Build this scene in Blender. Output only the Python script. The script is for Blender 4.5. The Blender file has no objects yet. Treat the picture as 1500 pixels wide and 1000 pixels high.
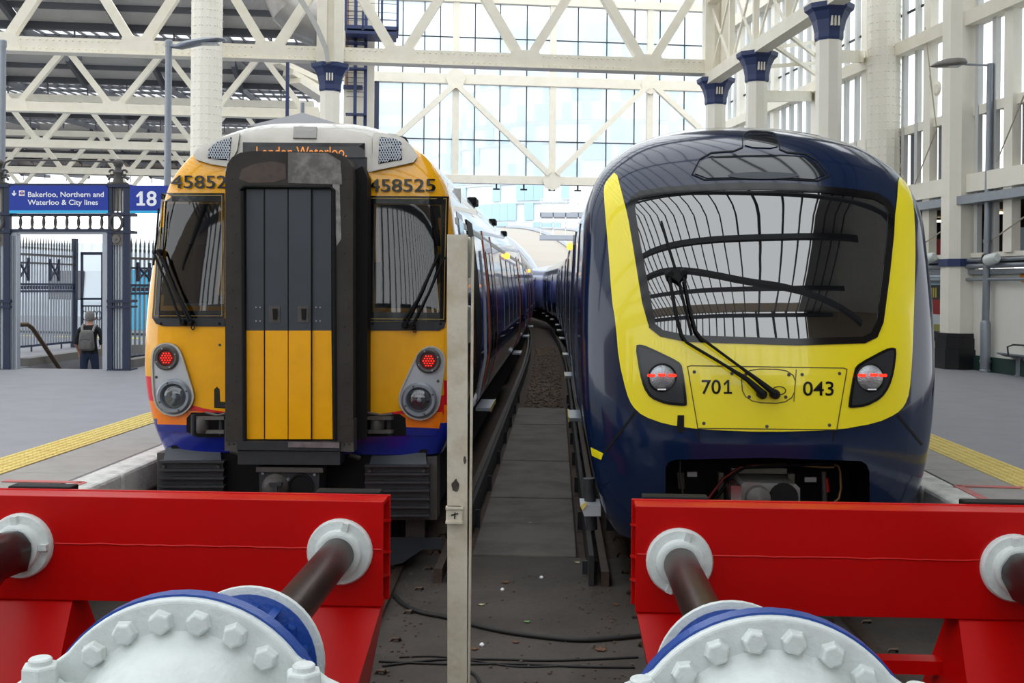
import bpy, bmesh, math, random
from mathutils import Vector, Matrix, geometry
random.seed(7)
R = math.radians
C = bpy.context.scene.collection
SC = bpy.context.scene

# ------------------------------------------------------------------ camera, sky, exposure
FPX = 1600.0            # focal length in pixels of the 1500 x 1000 frame
EYE = Vector((0, 0, 2.6)); ROLL = 0.009; HY = 420.0
cd = bpy.data.cameras.new('camera'); cam = bpy.data.objects.new('camera', cd); C.objects.link(cam)
cd.sensor_width = 36; cd.lens = 36 * FPX / 1500; cd.shift_y = -(500 - HY) / 1500; cd.clip_end = 2000
CM = Matrix.Rotation(math.pi / 2, 3, 'X') @ Matrix.Rotation(ROLL, 3, 'Z')
cam.matrix_world = Matrix.Translation(EYE) @ CM.to_4x4()
SC.camera = cam
w = bpy.data.worlds.new('overcast_sky'); SC.world = w; w.use_nodes = True
wb = w.node_tree.nodes['Background']; wb.inputs[0].default_value = (.93, .97, 1, 1); wb.inputs[1].default_value = 2.3
SC.view_settings.view_transform = 'Standard'; SC.view_settings.look = 'None'
SC.view_settings.exposure = 0.0; SC.view_settings.gamma = 1.0; SC.view_settings.use_curve_mapping = False

# ------------------------------------------------------------------ helpers
def ray(px, py):
    d = CM @ Vector((px - 750, -(py - HY), -FPX)); return d / d.y
def at(px, py, D): return EYE + ray(px, py) * D
def onz(px, py, z):
    d = ray(px, py); return EYE + d * ((z - EYE.z) / d.z)
def lin(c):
    if isinstance(c, str):
        c = c.lstrip('#'); c = [int(c[i:i + 2], 16) / 255 for i in (0, 2, 4)]
    return tuple(v / 12.92 if v <= .04045 else ((v + .055) / 1.055) ** 2.4 for v in c)
class N:
    def __init__(s, m): s.t = m.node_tree; s.n = s.t.nodes; s.l = s.t.links
    def new(s, k, **kw):
        x = s.n.new(k)
        for a, b in kw.items(): setattr(x, a, b)
        return x
    def link(s, a, b): s.l.new(a, b)
def mat(name, col, rough=.5, metal=0, noise=None, bump=None, coat=0, spec=None, emit=None, wave=None):
    """noise=(scale, amount, colour2), bump=(scale, strength), wave=(scale, strength, axis)"""
    m = bpy.data.materials.new(name); m.use_nodes = True; g = N(m)
    b = g.n['Principled BSDF']; c = lin(col)
    b.inputs['Base Color'].default_value = (*c, 1); b.inputs['Roughness'].default_value = rough
    b.inputs['Metallic'].default_value = metal
    if coat: b.inputs['Coat Weight'].default_value = coat; b.inputs['Coat Roughness'].default_value = .04
    if spec is not None: b.inputs['Specular IOR Level'].default_value = spec
    if emit: b.inputs['Emission Color'].default_value = (*lin(emit[0]), 1); b.inputs['Emission Strength'].default_value = emit[1]
    tc = g.new('ShaderNodeTexCoord')
    if noise:
        t = g.new('ShaderNodeTexNoise'); t.inputs['Scale'].default_value = noise[0]; t.inputs['Detail'].default_value = 6
        t.inputs['Roughness'].default_value = .62
        g.link(tc.outputs['Object'], t.inputs['Vector'])
        r = g.new('ShaderNodeValToRGB'); r.color_ramp.elements[0].position = .42; r.color_ramp.elements[1].position = .72
        g.link(t.outputs['Fac'], r.inputs['Fac'])
        mu = g.new('ShaderNodeMath', operation='MULTIPLY'); mu.inputs[1].default_value = noise[1]
        g.link(r.outputs['Color'], mu.inputs[0])
        mx = g.new('ShaderNodeMix', data_type='RGBA'); mx.inputs[6].default_value = (*c, 1); mx.inputs[7].default_value = (*lin(noise[2]), 1)
        g.link(mu.outputs[0], mx.inputs[0]); g.link(mx.outputs[2], b.inputs['Base Color'])
    if bump or wave:
        bp = g.new('ShaderNodeBump')
        if bump:
            t = g.new('ShaderNodeTexNoise'); t.inputs['Scale'].default_value = bump[0]; t.inputs['Detail'].default_value = 5
            bp.inputs['Strength'].default_value = bump[1]; bp.inputs['Distance'].default_value = .02
        else:
            t = g.new('ShaderNodeTexWave', bands_direction=wave[2]); t.inputs['Scale'].default_value = wave[0]
            bp.inputs['Strength'].default_value = wave[1]; bp.inputs['Distance'].default_value = .05
        g.link(tc.outputs['Object'], t.inputs['Vector'])
        g.link(t.outputs['Fac'], bp.inputs['Height']); g.link(bp.outputs['Normal'], b.inputs['Normal'])
    return m
def glassmat(name, tint, refl, rough=.02, haze=0, hazecol='#ffffff', fres=1.45):
    """thin pane: straight-through tint + mirror reflection, optional diffuse haze"""
    m = bpy.data.materials.new(name); m.use_nodes = True; g = N(m); g.n.remove(g.n['Principled BSDF'])
    out = g.n['Material Output']
    tr = g.new('ShaderNodeBsdfTransparent'); tr.inputs[0].default_value = (*lin(tint), 1)
    gl = g.new('ShaderNodeBsdfGlossy'); gl.inputs['Roughness'].default_value = rough; gl.inputs[0].default_value = (1, 1, 1, 1)
    fr = g.new('ShaderNodeFresnel'); fr.inputs[0].default_value = fres
    ad = g.new('ShaderNodeMath', operation='ADD', use_clamp=True); ad.inputs[1].default_value = refl
    g.link(fr.outputs[0], ad.inputs[0])
    base = tr
    if haze:
        df = g.new('ShaderNodeBsdfTranslucent'); df.inputs[0].default_value = (*lin(hazecol), 1)
        mh = g.new('ShaderNodeMixShader'); mh.inputs[0].default_value = haze
        g.link(tr.outputs[0], mh.inputs[1]); g.link(df.outputs[0], mh.inputs[2]); base = mh
    mx = g.new('ShaderNodeMixShader'); g.link(ad.outputs[0], mx.inputs[0])
    g.link(base.outputs[0], mx.inputs[1]); g.link(gl.outputs[0], mx.inputs[2]); g.link(mx.outputs[0], out.inputs[0])
    return m

class MB:
    def __init__(s): s.v = []; s.f = []; s.nr = None
    def add(s, vs, fs):
        o = len(s.v); s.v += [Vector(v) for v in vs]; s.f += [tuple(i + o for i in f) for f in fs]; return s
    def hexa(s, p):   # 8 points: bottom 4 ccw, top 4 ccw
        return s.add(p, [(3, 2, 1, 0), (4, 5, 6, 7), (0, 1, 5, 4), (1, 2, 6, 5), (2, 3, 7, 6), (3, 0, 4, 7)])
    def box(s, x0, x1, y0, y1, z0, z1):
        return s.hexa([(x0, y0, z0), (x1, y0, z0), (x1, y1, z0), (x0, y1, z0), (x0, y0, z1), (x1, y0, z1), (x1, y1, z1), (x0, y1, z1)])
    def cbox(s, x0, x1, y0, y1, z0, z1, b):   # chamfered box
        bm = bmesh.new(); bmesh.ops.create_cube(bm, size=1)
        for v in bm.verts: v.co = Vector(((x0 + x1) / 2 + v.co.x * (x1 - x0), (y0 + y1) / 2 + v.co.y * (y1 - y0), (z0 + z1) / 2 + v.co.z * (z1 - z0)))
        bmesh.ops.bevel(bm, geom=bm.edges[:], offset=b, segments=2, affect='EDGES', profile=.5)
        s.frombm(bm); return s
    def frombm(s, bm):
        bm.verts.index_update(); s.add([v.co.copy() for v in bm.verts], [tuple(v.index for v in f.verts) for f in bm.faces]); bm.free()
    def bar(s, p, q, w, h, up=(0, 0, 1)):
        p = Vector(p); q = Vector(q); d = (q - p).normalized(); u = Vector(up)
        a = d.cross(u)
        if a.length < 1e-4: a = d.cross(Vector((0, 1, 0)))
        a.normalize(); b = a.cross(d).normalized(); a *= w / 2; b *= h / 2
        return s.hexa([p - a - b, p + a - b, q + a - b, q - a - b, p - a + b, p + a + b, q + a + b, q - a + b])
    def tube(s, path, r, n=8, caps=True):
        path = [Vector(p) for p in path]; k = len(path); rs = r if isinstance(r, (list, tuple)) else [r] * k
        o = len(s.v); prev = None
        for i, p in enumerate(path):
            d = (path[min(i + 1, k - 1)] - path[max(i - 1, 0)]).normalized()
            if prev is None:
                a = d.cross(Vector((0, 0, 1)))
                if a.length < 1e-3: a = d.cross(Vector((1, 0, 0)))
            else: a = prev - d * prev.dot(d)
            a.normalize(); prev = a; b = d.cross(a)
            for j in range(n):
                t = 2 * math.pi * j / n; s.v.append(p + (a * math.cos(t) + b * math.sin(t)) * rs[i])
        for i in range(k - 1):
            for j in range(n):
                s.f.append((o + i * n + j, o + i * n + (j + 1) % n, o + (i + 1) * n + (j + 1) % n, o + (i + 1) * n + j))
        if caps:
            s.f.append(tuple(o + j for j in range(n))[::-1]); s.f.append(tuple(o + (k - 1) * n + j for j in range(n)))
        return s
    def lathe(s, prof, org, axis=(0, 0, 1), n=24, phase=0):   # prof: (radius, distance along axis)
        ax = Vector(axis).normalized(); a = ax.cross(Vector((1, 0, 0)))
        if a.length < .1: a = ax.cross(Vector((0, 0, 1)))
        a.normalize(); b = ax.cross(a); org = Vector(org); o = len(s.v)
        for r_, h in prof:
            for j in range(n):
                t = 2 * math.pi * j / n + phase; s.v.append(org + ax * h + (a * math.cos(t) + b * math.sin(t)) * max(r_, 1e-4))
        for i in range(len(prof) - 1):
            for j in range(n): s.f.append((o + i * n + j, o + i * n + (j + 1) % n, o + (i + 1) * n + (j + 1) % n, o + (i + 1) * n + j))
        s.f.append(tuple(o + j for j in range(n))[::-1]); s.f.append(tuple(o + (len(prof) - 1) * n + j for j in range(n)))
        return s
    def prism(s, poly, ext):
        poly = [Vector(p) for p in poly]; e = Vector(ext); n = len(poly)
        return s.add(poly + [p + e for p in poly], [tuple(range(n))[::-1], tuple(range(n, 2 * n))] + [(i, (i + 1) % n, n + (i + 1) % n, n + i) for i in range(n)])
    def join(s, o): return s.add(o.v, o.f)
    def xf(s, M): s.v = [M @ v for v in s.v]; return s

RM = {}   # matrices of roots
def rootm(o):
    while o.parent: o = o.parent
    return RM.get(o.name, Matrix())
def obj(name, mb, m, parent=None, ws=False, smooth=None, kind=None, label=None):
    me = bpy.data.meshes.new(name)
    vs = mb.v
    if ws and parent is not None:
        inv = rootm(parent).inverted(); vs = [inv @ v for v in vs]
    me.from_pydata([tuple(v) for v in vs], [], mb.f); me.validate()
    nr = mb.nr if mb.nr and len(mb.nr) == len(me.vertices) else None
    if not nr:
        bm = bmesh.new(); bm.from_mesh(me); bmesh.ops.recalc_face_normals(bm, faces=bm.faces[:]); bm.to_mesh(me); bm.free()
    if nr and smooth is not None:
        me.shade_smooth(); me.normals_split_custom_set_from_vertices([tuple(n_) for n_ in nr])
    elif smooth is not None:
        me.shade_smooth(); me.set_sharp_from_angle(angle=R(smooth))
    me.materials.append(m)
    o = bpy.data.objects.new(name, me); C.objects.link(o); o.parent = parent
    if kind: o['kind'] = kind
    if label: o['label'] = label
    return o
def meshobj(name, me, parent, loc=(0, 0, 0), rot=(0, 0, 0), scale=(1, 1, 1)):   # shares mesh data
    o = bpy.data.objects.new(name, me); C.objects.link(o); o.parent = parent
    o.location = loc; o.rotation_euler = rot; o.scale = scale; return o
def tag(o, label=None, cat=None, group=None, kind=None):
    if label: o['label'] = label
    if cat: o['category'] = cat
    if group: o['group'] = group
    if kind: o['kind'] = kind
    return o
def root(name, loc=(0, 0, 0), rz=0, label=None, cat=None, group=None, kind=None):
    o = bpy.data.objects.new(name, None); C.objects.link(o); o.empty_display_size = .1
    o.location = loc; o.rotation_euler = (0, 0, rz)
    RM[o.name] = Matrix.Translation(Vector(loc)) @ Matrix.Rotation(rz, 4, 'Z')
    return tag(o, label, cat, group, kind)
def solo(name, mb, m, label, cat, group=None, smooth=None):   # a thing of one mesh: origin moved to its base
    xs = [v.x for v in mb.v]; ys = [v.y for v in mb.v]; zs = [v.z for v in mb.v]
    c = Vector(((min(xs) + max(xs)) / 2, (min(ys) + max(ys)) / 2, min(zs))); mb.v = [v - c for v in mb.v]
    o = obj(name, mb, m, None, smooth=smooth); o.location = c; return tag(o, label, cat, group)
def planehit(M, px, py, yl):   # pixel ray on the plane local y = yl of a frame M
    inv = M.inverted(); o = inv @ EYE; d = inv.to_3x3() @ ray(px, py); return o + d * ((yl - o.y) / d.y)
def pprism(M, pts, y0, th):    # traced outline given real depth: plane local y0, thickness th
    return MB().prism([planehit(M, x, y, y0) for x, y in pts], (0, th, 0))
def prect(M, x0, y0, x1, y1, yl, th): return pprism(M, [(x0, y0), (x1, y0), (x1, y1), (x0, y1)], yl, th)
_tc = {}
def textmesh(s, bold=0.0):
    """2D triangles of a text, centred, cap height 1"""
    k = (s, bold)
    if k in _tc: return _tc[k]
    cu = bpy.data.curves.new('t', 'FONT'); cu.body = s; cu.size = 1; cu.offset = bold; cu.resolution_u = 4
    o = bpy.data.objects.new('t', cu); C.objects.link(o); dg = bpy.context.evaluated_depsgraph_get()
    me = bpy.data.meshes.new_from_object(o.evaluated_get(dg)); bpy.data.objects.remove(o); bpy.data.curves.remove(cu)
    vs = [(v.co.x, v.co.y) for v in me.vertices]; fs = [tuple(p.vertices) for p in me.polygons]; bpy.data.meshes.remove(me)
    x0 = min(v[0] for v in vs); x1 = max(v[0] for v in vs); h = .7
    vs = [((v[0] - (x0 + x1) / 2) / h, v[1] / h) for v in vs]; _tc[k] = (vs, fs, (x1 - x0) / h); return _tc[k]
def inpoly(p, poly):
    x, y = p; c = False; j = len(poly) - 1
    for i in range(len(poly)):
        a = poly[i]; b = poly[j]
        if (a[1] > y) != (b[1] > y) and x < (b[0] - a[0]) * (y - a[1]) / (b[1] - a[1]) + a[0]: c = not c
        j = i
    return c
def dens(poly, st):
    o = []
    for i, a in enumerate(poly):
        b = poly[(i + 1) % len(poly)]; n = max(1, int(math.dist(a, b) / st))
        o += [(a[0] + (b[0] - a[0]) * k / n, a[1] + (b[1] - a[1]) * k / n) for k in range(n)]
    return o
def roundpoly(poly, it=2):     # Chaikin corner cutting
    for _ in range(it):
        q = []
        for i, a in enumerate(poly):
            b = poly[(i + 1) % len(poly)]
            q += [(a[0] * .78 + b[0] * .22, a[1] * .78 + b[1] * .22), (a[0] * .22 + b[0] * .78, a[1] * .22 + b[1] * .78)]
        poly = q
    return poly
def circ(cx, cy, r, n=24): return [(cx + r * math.cos(2 * math.pi * i / n), cy + r * math.sin(2 * math.pi * i / n)) for i in range(n)]
def shrink(poly, d):
    n = len(poly); o = []
    ar = sum(poly[i][0] * poly[(i + 1) % n][1] - poly[(i + 1) % n][0] * poly[i][1] for i in range(n)); sg = 1 if ar > 0 else -1
    for i in range(n):
        a = Vector(poly[i - 1]); b = Vector(poly[i]); c = Vector(poly[(i + 1) % n])
        e1 = (b - a).normalized(); e2 = (c - b).normalized()
        nn = Vector((-e1.y - e2.y, e1.x + e2.x)); nn = nn.normalized() if nn.length > 1e-6 else nn
        k = max(.4, nn.dot(Vector((-e1.y, e1.x)))); o.append((b.x + sg * nn.x * d / k, b.y + sg * nn.y * d / k))
    return o

class Surf:
    """train nose: full section contour w(z), nose profile base(z), plan rounding (L, n)"""
    def __init__(s, M, contour, base, L, n):
        s.M = M; s.inv = M.inverted(); s.L = L; s.n = n
        s.o = s.inv @ EYE; s.R3 = s.inv.to_3x3(); s.base_pts = base
        P = contour; out = []
        for i in range(len(P) - 1):
            p0 = P[max(i - 1, 0)]; p1 = P[i]; p2 = P[i + 1]; p3 = P[min(i + 2, len(P) - 1)]
            for k in range(11):
                t = k / 11; out.append(tuple(.5 * ((2 * p1[a]) + (-p0[a] + p2[a]) * t + (2 * p0[a] - 5 * p1[a] + 4 * p2[a] - p3[a]) * t * t + (-p0[a] + 3 * p1[a] - 3 * p2[a] + p3[a]) * t ** 3) for a in (0, 1)))
        out.append(P[-1]); s.c = out
    def w(s, z):
        c = s.c
        if z <= c[0][1]: return c[0][0]
        lo, hi = 0, len(c) - 1
        if z >= c[hi][1]: return .001
        while hi - lo > 1:
            m = (lo + hi) // 2
            if c[m][1] <= z: lo = m
            else: hi = m
        a, b = c[lo], c[hi]; t = (z - a[1]) / max(1e-9, b[1] - a[1]); return max(.001, a[0] + (b[0] - a[0]) * t)
    def base(s, z):
        b = s.base_pts
        if z <= b[0][0]: return b[0][1]
        for i in range(len(b) - 1):
            if z <= b[i + 1][0]:
                t = (z - b[i][0]) / (b[i + 1][0] - b[i][0])
                m0 = (b[i + 1][1] - b[max(i - 1, 0)][1]) / (b[i + 1][0] - b[max(i - 1, 0)][0])
                j = min(i + 2, len(b) - 1); m1 = (b[j][1] - b[i][1]) / (b[j][0] - b[i][0]); h = b[i + 1][0] - b[i][0]
                return (2 * t ** 3 - 3 * t * t + 1) * b[i][1] + (t ** 3 - 2 * t * t + t) * h * m0 + (-2 * t ** 3 + 3 * t * t) * b[i + 1][1] + (t ** 3 - t * t) * h * m1
        return b[-1][1]
    def g(s, t): t = min(abs(t), 1); return s.L * (1 - max(0, 1 - t ** s.n) ** (1 / s.n))
    def F(s, x, z): return s.base(z) + s.g(x / s.w(z))
    def hit(s, px, py):
        d = s.R3 @ ray(px, py); o = s.o; y = -.6; st = .05
        f = lambda y: y - s.F(*(lambda p: (p.x, p.z))(o + d * ((y - o.y) / d.y)))
        while y < 4 and f(y) < 0: y += st
        a, b = y - st, y
        for _ in range(22):
            m = (a + b) / 2
            if f(m) < 0: a = m
            else: b = m
        return o + d * ((a - o.y) / d.y)
    def nrm(s, x, z):
        e = .004; fx = (s.F(x + e, z) - s.F(x - e, z)) / (2 * e); fz = (s.F(x, z + e) - s.F(x, z - e)) / (2 * e)
        fx = max(-6, min(6, fx)); fz = max(-6, min(6, fz)); return Vector((fx, -1, fz)).normalized()
    def pt(s, px, py, off=0):
        p = s.hit(px, py); return p + s.nrm(p.x, p.z) * off if off else p
    def overlay(s, poly, off=.008, th=.012, holes=(), st=9, mb=None):
        mb = mb or MB(); rings = [dens(poly, st)] + [dens(h, st) for h in holes]; pts = []; ed = []
        for r_ in rings:
            o = len(pts); pts += r_; ed += [(o + i, o + (i + 1) % len(r_)) for i in range(len(r_))]
        xs = [p[0] for p in poly]; ys = [p[1] for p in poly]; g = st * 1.3
        nb = len(pts); x = min(xs) + g / 2
        while x < max(xs):
            y = min(ys) + g / 2
            while y < max(ys):
                q = (x + (random.random() - .5), y + (random.random() - .5))
                if inpoly(q, poly) and not any(inpoly(q, h) for h in holes):
                    if min(math.dist(q, b) for b in pts[:nb]) > st * .5: pts.append(q)
                y += g
            x += g
        r_ = geometry.delaunay_2d_cdt([Vector(p) for p in pts], ed, [], 0, 1e-4)
        V, Fc = r_[0], r_[2]; fs = []
        for f in Fc:
            c = sum((V[i] for i in f), Vector((0, 0))) / len(f)
            if inpoly(c, poly) and not any(inpoly(c, h) for h in holes): fs.append(tuple(f))
        base = [s.hit(*v) for v in V]; nn = [s.nrm(p.x, p.z) for p in base]; n = len(V)
        cnt = {}
        for f in fs:
            for i in range(len(f)):
                e = (f[i], f[(i + 1) % len(f)]); k = tuple(sorted(e)); cnt[k] = None if k in cnt else e
        wall = [(e[1], e[0], e[0] + n, e[1] + n) for e in cnt.values() if e]
        ff = []
        for f in fs:
            g_ = (base[f[1]] - base[f[0]]).cross(base[f[2]] - base[f[0]]); ff.append(f if g_.dot(nn[f[0]]) > 0 else f[::-1])
        fs = ff
        if not mb.v: mb.nr = nn + nn
        else: mb.nr = None
        return mb.add([p + a * off for p, a in zip(base, nn)] + [p + a * (off - th) for p, a in zip(base, nn)], fs + wall)
    def text(s, txt, cx, cy, hpx, off, bold=0.0, wpx=None, mb=None):
        mb = mb or MB(); vs, fs, wd = textmesh(txt, bold); kx = hpx if wpx is None else wpx / wd
        P = [s.pt(cx + v[0] * kx, cy + hpx / 2 - v[1] * hpx, off) for v in vs]; return mb.add(P, fs)
    def shell(s, ylen, zs=None, yshort=1.0, cuts=(), nt=30):
        """front + sides; below zs the sides stop at yshort; faces inside the pixel polygons cuts are left out"""
        ts = [1 - (1 - k / nt) ** 1.8 for k in range(nt + 1)]; ts = [-t for t in ts[:0:-1]] + ts
        rows = s.c[:-1] + [(.02, s.c[-1][1])]; v = []; f = []; m = len(ts); proj = []
        fwd = s.M
        for (wd, z) in rows:
            for t in ts:
                p = Vector((t * wd, s.base(z) + s.g(t), z)); v.append(p); q = CM.transposed() @ (fwd @ p - EYE)
                proj.append((750 + FPX * q.x / -q.z, HY - FPX * q.y / -q.z))
        for i in range(len(rows) - 1):
            for j in range(m - 1):
                q = (i * m + j, i * m + j + 1, (i + 1) * m + j + 1, (i + 1) * m + j)
                if cuts and any(all(inpoly(proj[k], c) for k in q) for c in cuts): continue
                f.append(q)
        for sd, j in ((-1, 0), (1, m - 1)):
            prev = None
            for i, (wd, z) in enumerate(rows):
                ye = yshort if zs and z < zs else ylen
                v.append(Vector((sd * wd, ye, z))); k = len(v) - 1
                if prev is not None:
                    if zs and rows[i - 1][1] < zs <= z:
                        v.append(Vector((sd * wd, yshort, z))); f.append((prev[0], i * m + j, len(v) - 1, prev[1]))
                    else: f.append((prev[0], i * m + j, k, prev[1]))
                prev = (i * m + j, k)
        mb = MB(); mb.v = v; mb.f = f; return mb
    def side(s, sd, y0, y1, z0, z1, off=.01, th=.012, nz=8, mb=None):
        mb = mb or MB(); v = []; f = []
        for i in range(nz + 1):
            z = z0 + (z1 - z0) * i / nz; x = s.w(z)
            for y in (y0, y1): v.append(Vector((sd * (x + off), y, z)))
        k = len(v)
        for i in range(nz + 1):
            z = z0 + (z1 - z0) * i / nz; x = s.w(z)
            for y in (y0, y1): v.append(Vector((sd * (x + off - th), y, z)))
        for i in range(nz):
            a = 2 * i; f.append((a, a + 1, a + 3, a + 2)); f.append((a, a + 2, k + a + 2, k + a)); f.append((a + 1, k + a + 1, k + a + 3, a + 3))
        f.append((0, k, k + 1, 1)); a = 2 * nz; f.append((a, a + 1, k + a + 1, k + a)); return mb.add(v, f)

# ------------------------------------------------------------------ materials
CREAM = mat('cream_paint', '#e6e0cf', .55, noise=(3, .35, '#cfc6ae'))
CREAM2 = mat('white_cream_paint', '#ebe6d9', .5, noise=(2, .25, '#d8d0bc'))
NAVY = mat('navy_paint', '#26355f', .45)
NAVYD = mat('dark_navy_iron', '#232c44', .5)
IRON = mat('dark_iron', '#4a4643', .5, noise=(20, .4, '#2e2b2a'))
LGREY = mat('light_grey_steel', '#aab0b8', .4, .2)
GREYP = mat('grey_galvanised', '#8d939b', .4, .5, noise=(14, .3, '#787d84'))
DGREY = mat('dark_grey_metal', '#333437', .55, .1, noise=(8, .5, '#232425'), spec=.3)
BLACK = mat('black_rubber', '#111112', .6, spec=.2)
GLOSSK = mat('gloss_black', '#0c0c0e', .12)
ROOFP = mat('roof_panel', '#cdc9c2', .7, noise=(1.5, .4, '#b4b0a9'), wave=(9, .6, 'X'))
ROOFD = mat('roof_dark_steel', '#4b4d52', .6)
RED = mat('red_gloss_paint', '#ba0000', .35, noise=(1.2, .35, '#a20000'), bump=(220, .04), spec=.25)
WHITEP = mat('white_thick_paint', '#d2d8d6', .4, noise=(9, .5, '#b9c0bd'), bump=(55, .22))
BLUEP = mat('blue_gloss_paint', '#0d4193', .3, noise=(7, .3, '#0a2f70'), bump=(60, .12))
ROD = mat('greasy_steel_rod', '#3a2d29', .34, .55, noise=(7, .7, '#201a19'), bump=(30, .06))
DIRT = mat('oily_concrete', '#4b443e', .85, noise=(1.1, .9, '#2f2a27'), bump=(14, .5))
DIRT2 = mat('worn_concrete_slab', '#6a645d', .8, noise=(1.7, .9, '#453f3a'), bump=(18, .35))
BALLAST = mat('brown_ballast', '#54443a', .9, noise=(9, .8, '#352a24'), bump=(25, 1))
RAILM = mat('rusty_rail', '#5b4c42', .5, .5, noise=(12, .7, '#33291f'))
ASPH = mat('platform_asphalt', '#86868b', .55, noise=(2.2, .5, '#747479'), bump=(150, .12))
SLAB = mat('platform_slab', '#98948f', .65, noise=(3, .6, '#827e79'), bump=(80, .12))
YELT = mat('yellow_tactile', '#d9c470', .6, noise=(4, .55, '#c0a857'), bump=(60, .2))
COPE = mat('white_painted_coping', '#d6d5d0', .7, noise=(5, .75, '#8f8c87'), bump=(40, .5))
REDL = mat('worn_red_line', '#c2605a', .7, noise=(12, .7, '#968f8b'))
NAVYT = mat('navy_train_gloss', '#0c1d3a', .14, coat=.5, spec=.35)
YELN = mat('lemon_train_paint', '#efdd1a', .25, coat=.7)
YELO = mat('amber_train_paint', '#eda800', .35, coat=.15, spec=.35, noise=(5, .35, '#d69400'))
ORNG = mat('orange_train_paint', '#f57d08', .35, coat=.3)
REDT = mat('red_train_paint', '#d41420', .35, coat=.3)
BLUT = mat('blue_train_paint', '#12248a', .35, coat=.3, noise=(4, .5, '#0c1652'))
SILV = mat('silver_train_paint', '#b9b5ac', .4, .15, noise=(5, .5, '#98938a'))
LAMPS = mat('lamp_surround_silver', '#b4b8bd', .35, .3)
GANG = mat('gangway_rubber', '#37332f', .6, spec=.25, noise=(3.5, .6, '#26211e'), bump=(20, .15))
GDOOR = mat('gangway_door_grey', '#343a42', .4, noise=(5, .4, '#272c32'))
TRAING = mat('train_side_glass', '#10141a', .05, spec=.9)
CHROME = mat('bright_metal', '#c8cacc', .18, .95)
LENS = mat('lamp_lens', '#a4abb0', .1, .5, bump=(90, .4))
REDLED = mat('red_led', '#ff1008', .4, emit=('#ff2a18', 2.2))
REDBASE = mat('red_lamp_base', '#5c0a08', .3)
AMBER = mat('amber_lamp', '#ffa640', .4, emit=('#ff9a30', 5))
LEDTXT = mat('amber_led_text', '#d07a2c', .5, emit=('#e08432', .7))
SIGNB = mat('sign_blue', '#16359a', .4)
CYAN = mat('sign_cyan', '#35b4e4', .4)
WHITE = mat('white_lettering', '#f2f4f6', .5)
CABIN = mat('cab_interior_grey', '#cdccc6', .7)
GOLD = mat('gold_seal_line', '#a8893a', .5)
WSCREEN = glassmat('windscreen_glass', '#4c545c', .16, .01)
CABGL = glassmat('cab_window_glass', '#a2a6a8', .03, .02)
PANE = glassmat('screen_pane', '#f3f8fa', .02, .05, haze=.3, fres=1.01)
ROOFGL = glassmat('roof_glazing_pane', '#ffffff', .01, .1, haze=.5, fres=1.01)

# ------------------------------------------------------------------ frames: tracks run 2.3 deg right of the view, the station building 6.8 deg left
TA = -math.atan(65 / FPX); TM = Matrix.Rotation(TA, 4, 'Z'); SA = R(6.8); SM = Matrix.Rotation(SA, 4, 'Z')
WA = R(-82.4); WM = Matrix.Translation((10, 21.3, 0)) @ Matrix.Rotation(WA, 4, 'Z')
PZ = .94
def T(u, v, z): return TM @ Vector((u, v, z))
def bend(u, v): return u - (max(0, v - 30) ** 2) / 1700      # the line bears left in the distance

# ------------------------------------------------------------------ track bed, platforms
fl = root('floor', (0, 0, 0), TA, kind='structure', label='oily dark concrete track bed between the platforms')
RM['floor'] = TM
obj('track_bed', MB().box(-60, 60, 2.2, 220, -.3, -.12), BALLAST, fl)
obj('concrete_apron', MB().box(-4, 3.4, 2.3, 10.6, -.2, -.02), DIRT, fl)
for i in range(9):
    v0 = 10.62 + i * 1.45
    obj('walkway_slab', MB().cbox(-.80, .22, v0, v0 + 1.43, -.2, random.uniform(-.012, .004), .012), DIRT2, fl)
mb = MB()
for i in range(1500):
    v = random.uniform(23.8, 50); u = bend(random.uniform(-.7, .15), v); s_ = random.uniform(.02, .06)
    mb.lathe([(s_ * .7, 0), (s_, s_ * .5), (s_ * .4, s_)], (u, v, -.12), n=5)
obj('ballast_stones', mb, mat('ballast_stone', '#756457', .9, noise=(4, .6, '#4b3e35')), fl, kind='stuff')
pl = root('platform_left', (0, 0, 0), TA, kind='structure', label='grey asphalt platform left of the amber train'); RM['platform_left'] = TM
mb = MB()
mb.box(-60, -10.4, 2.3, 75, -.1, PZ); mb.box(-8.55, -4.05, 2.3, 75, -.1, PZ); mb.box(-10.4, -8.55, 2.3, 20.75, -.1, PZ); mb.box(-10.4, -8.55, 25.6, 75, -.1, PZ)
obj('platform_surface', mb, ASPH, pl)
pr = root('platform_right', (0, 0, 0), TA, kind='structure', label='grey asphalt platform right of the navy train'); RM['platform_right'] = TM
obj('platform_surface', MB().box(3.42, 14, 2.3, 75, -.1, PZ), ASPH, pr)
co = obj('floor_concourse', MB().box(-30, 30, -25, 2.3, -.1, PZ), ASPH); tag(co, kind='structure')
tac = MB().cbox(-.215, .215, -.195, .195, 0, .012, .004)
for i in range(5):
    for j in range(5): tac.lathe([(.03, 0), (.026, .008), (.018, .012)], (-.16 + i * .08, -.15 + j * .078, .011), n=6)
tme = obj('t', tac, YELT).data; bpy.data.objects.remove(bpy.data.objects['t'])
cpl = MB().cbox(-.15, .15, -.44, .44, -.26, .01, .03)
cme = obj('t', cpl, COPE).data; bpy.data.objects.remove(bpy.data.objects['t'])
slb = MB().cbox(-.345, .345, -.445, .445, -.01, .006, .006); slm = obj('t', slb, SLAB).data; bpy.data.objects.remove(bpy.data.objects['t'])
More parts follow.
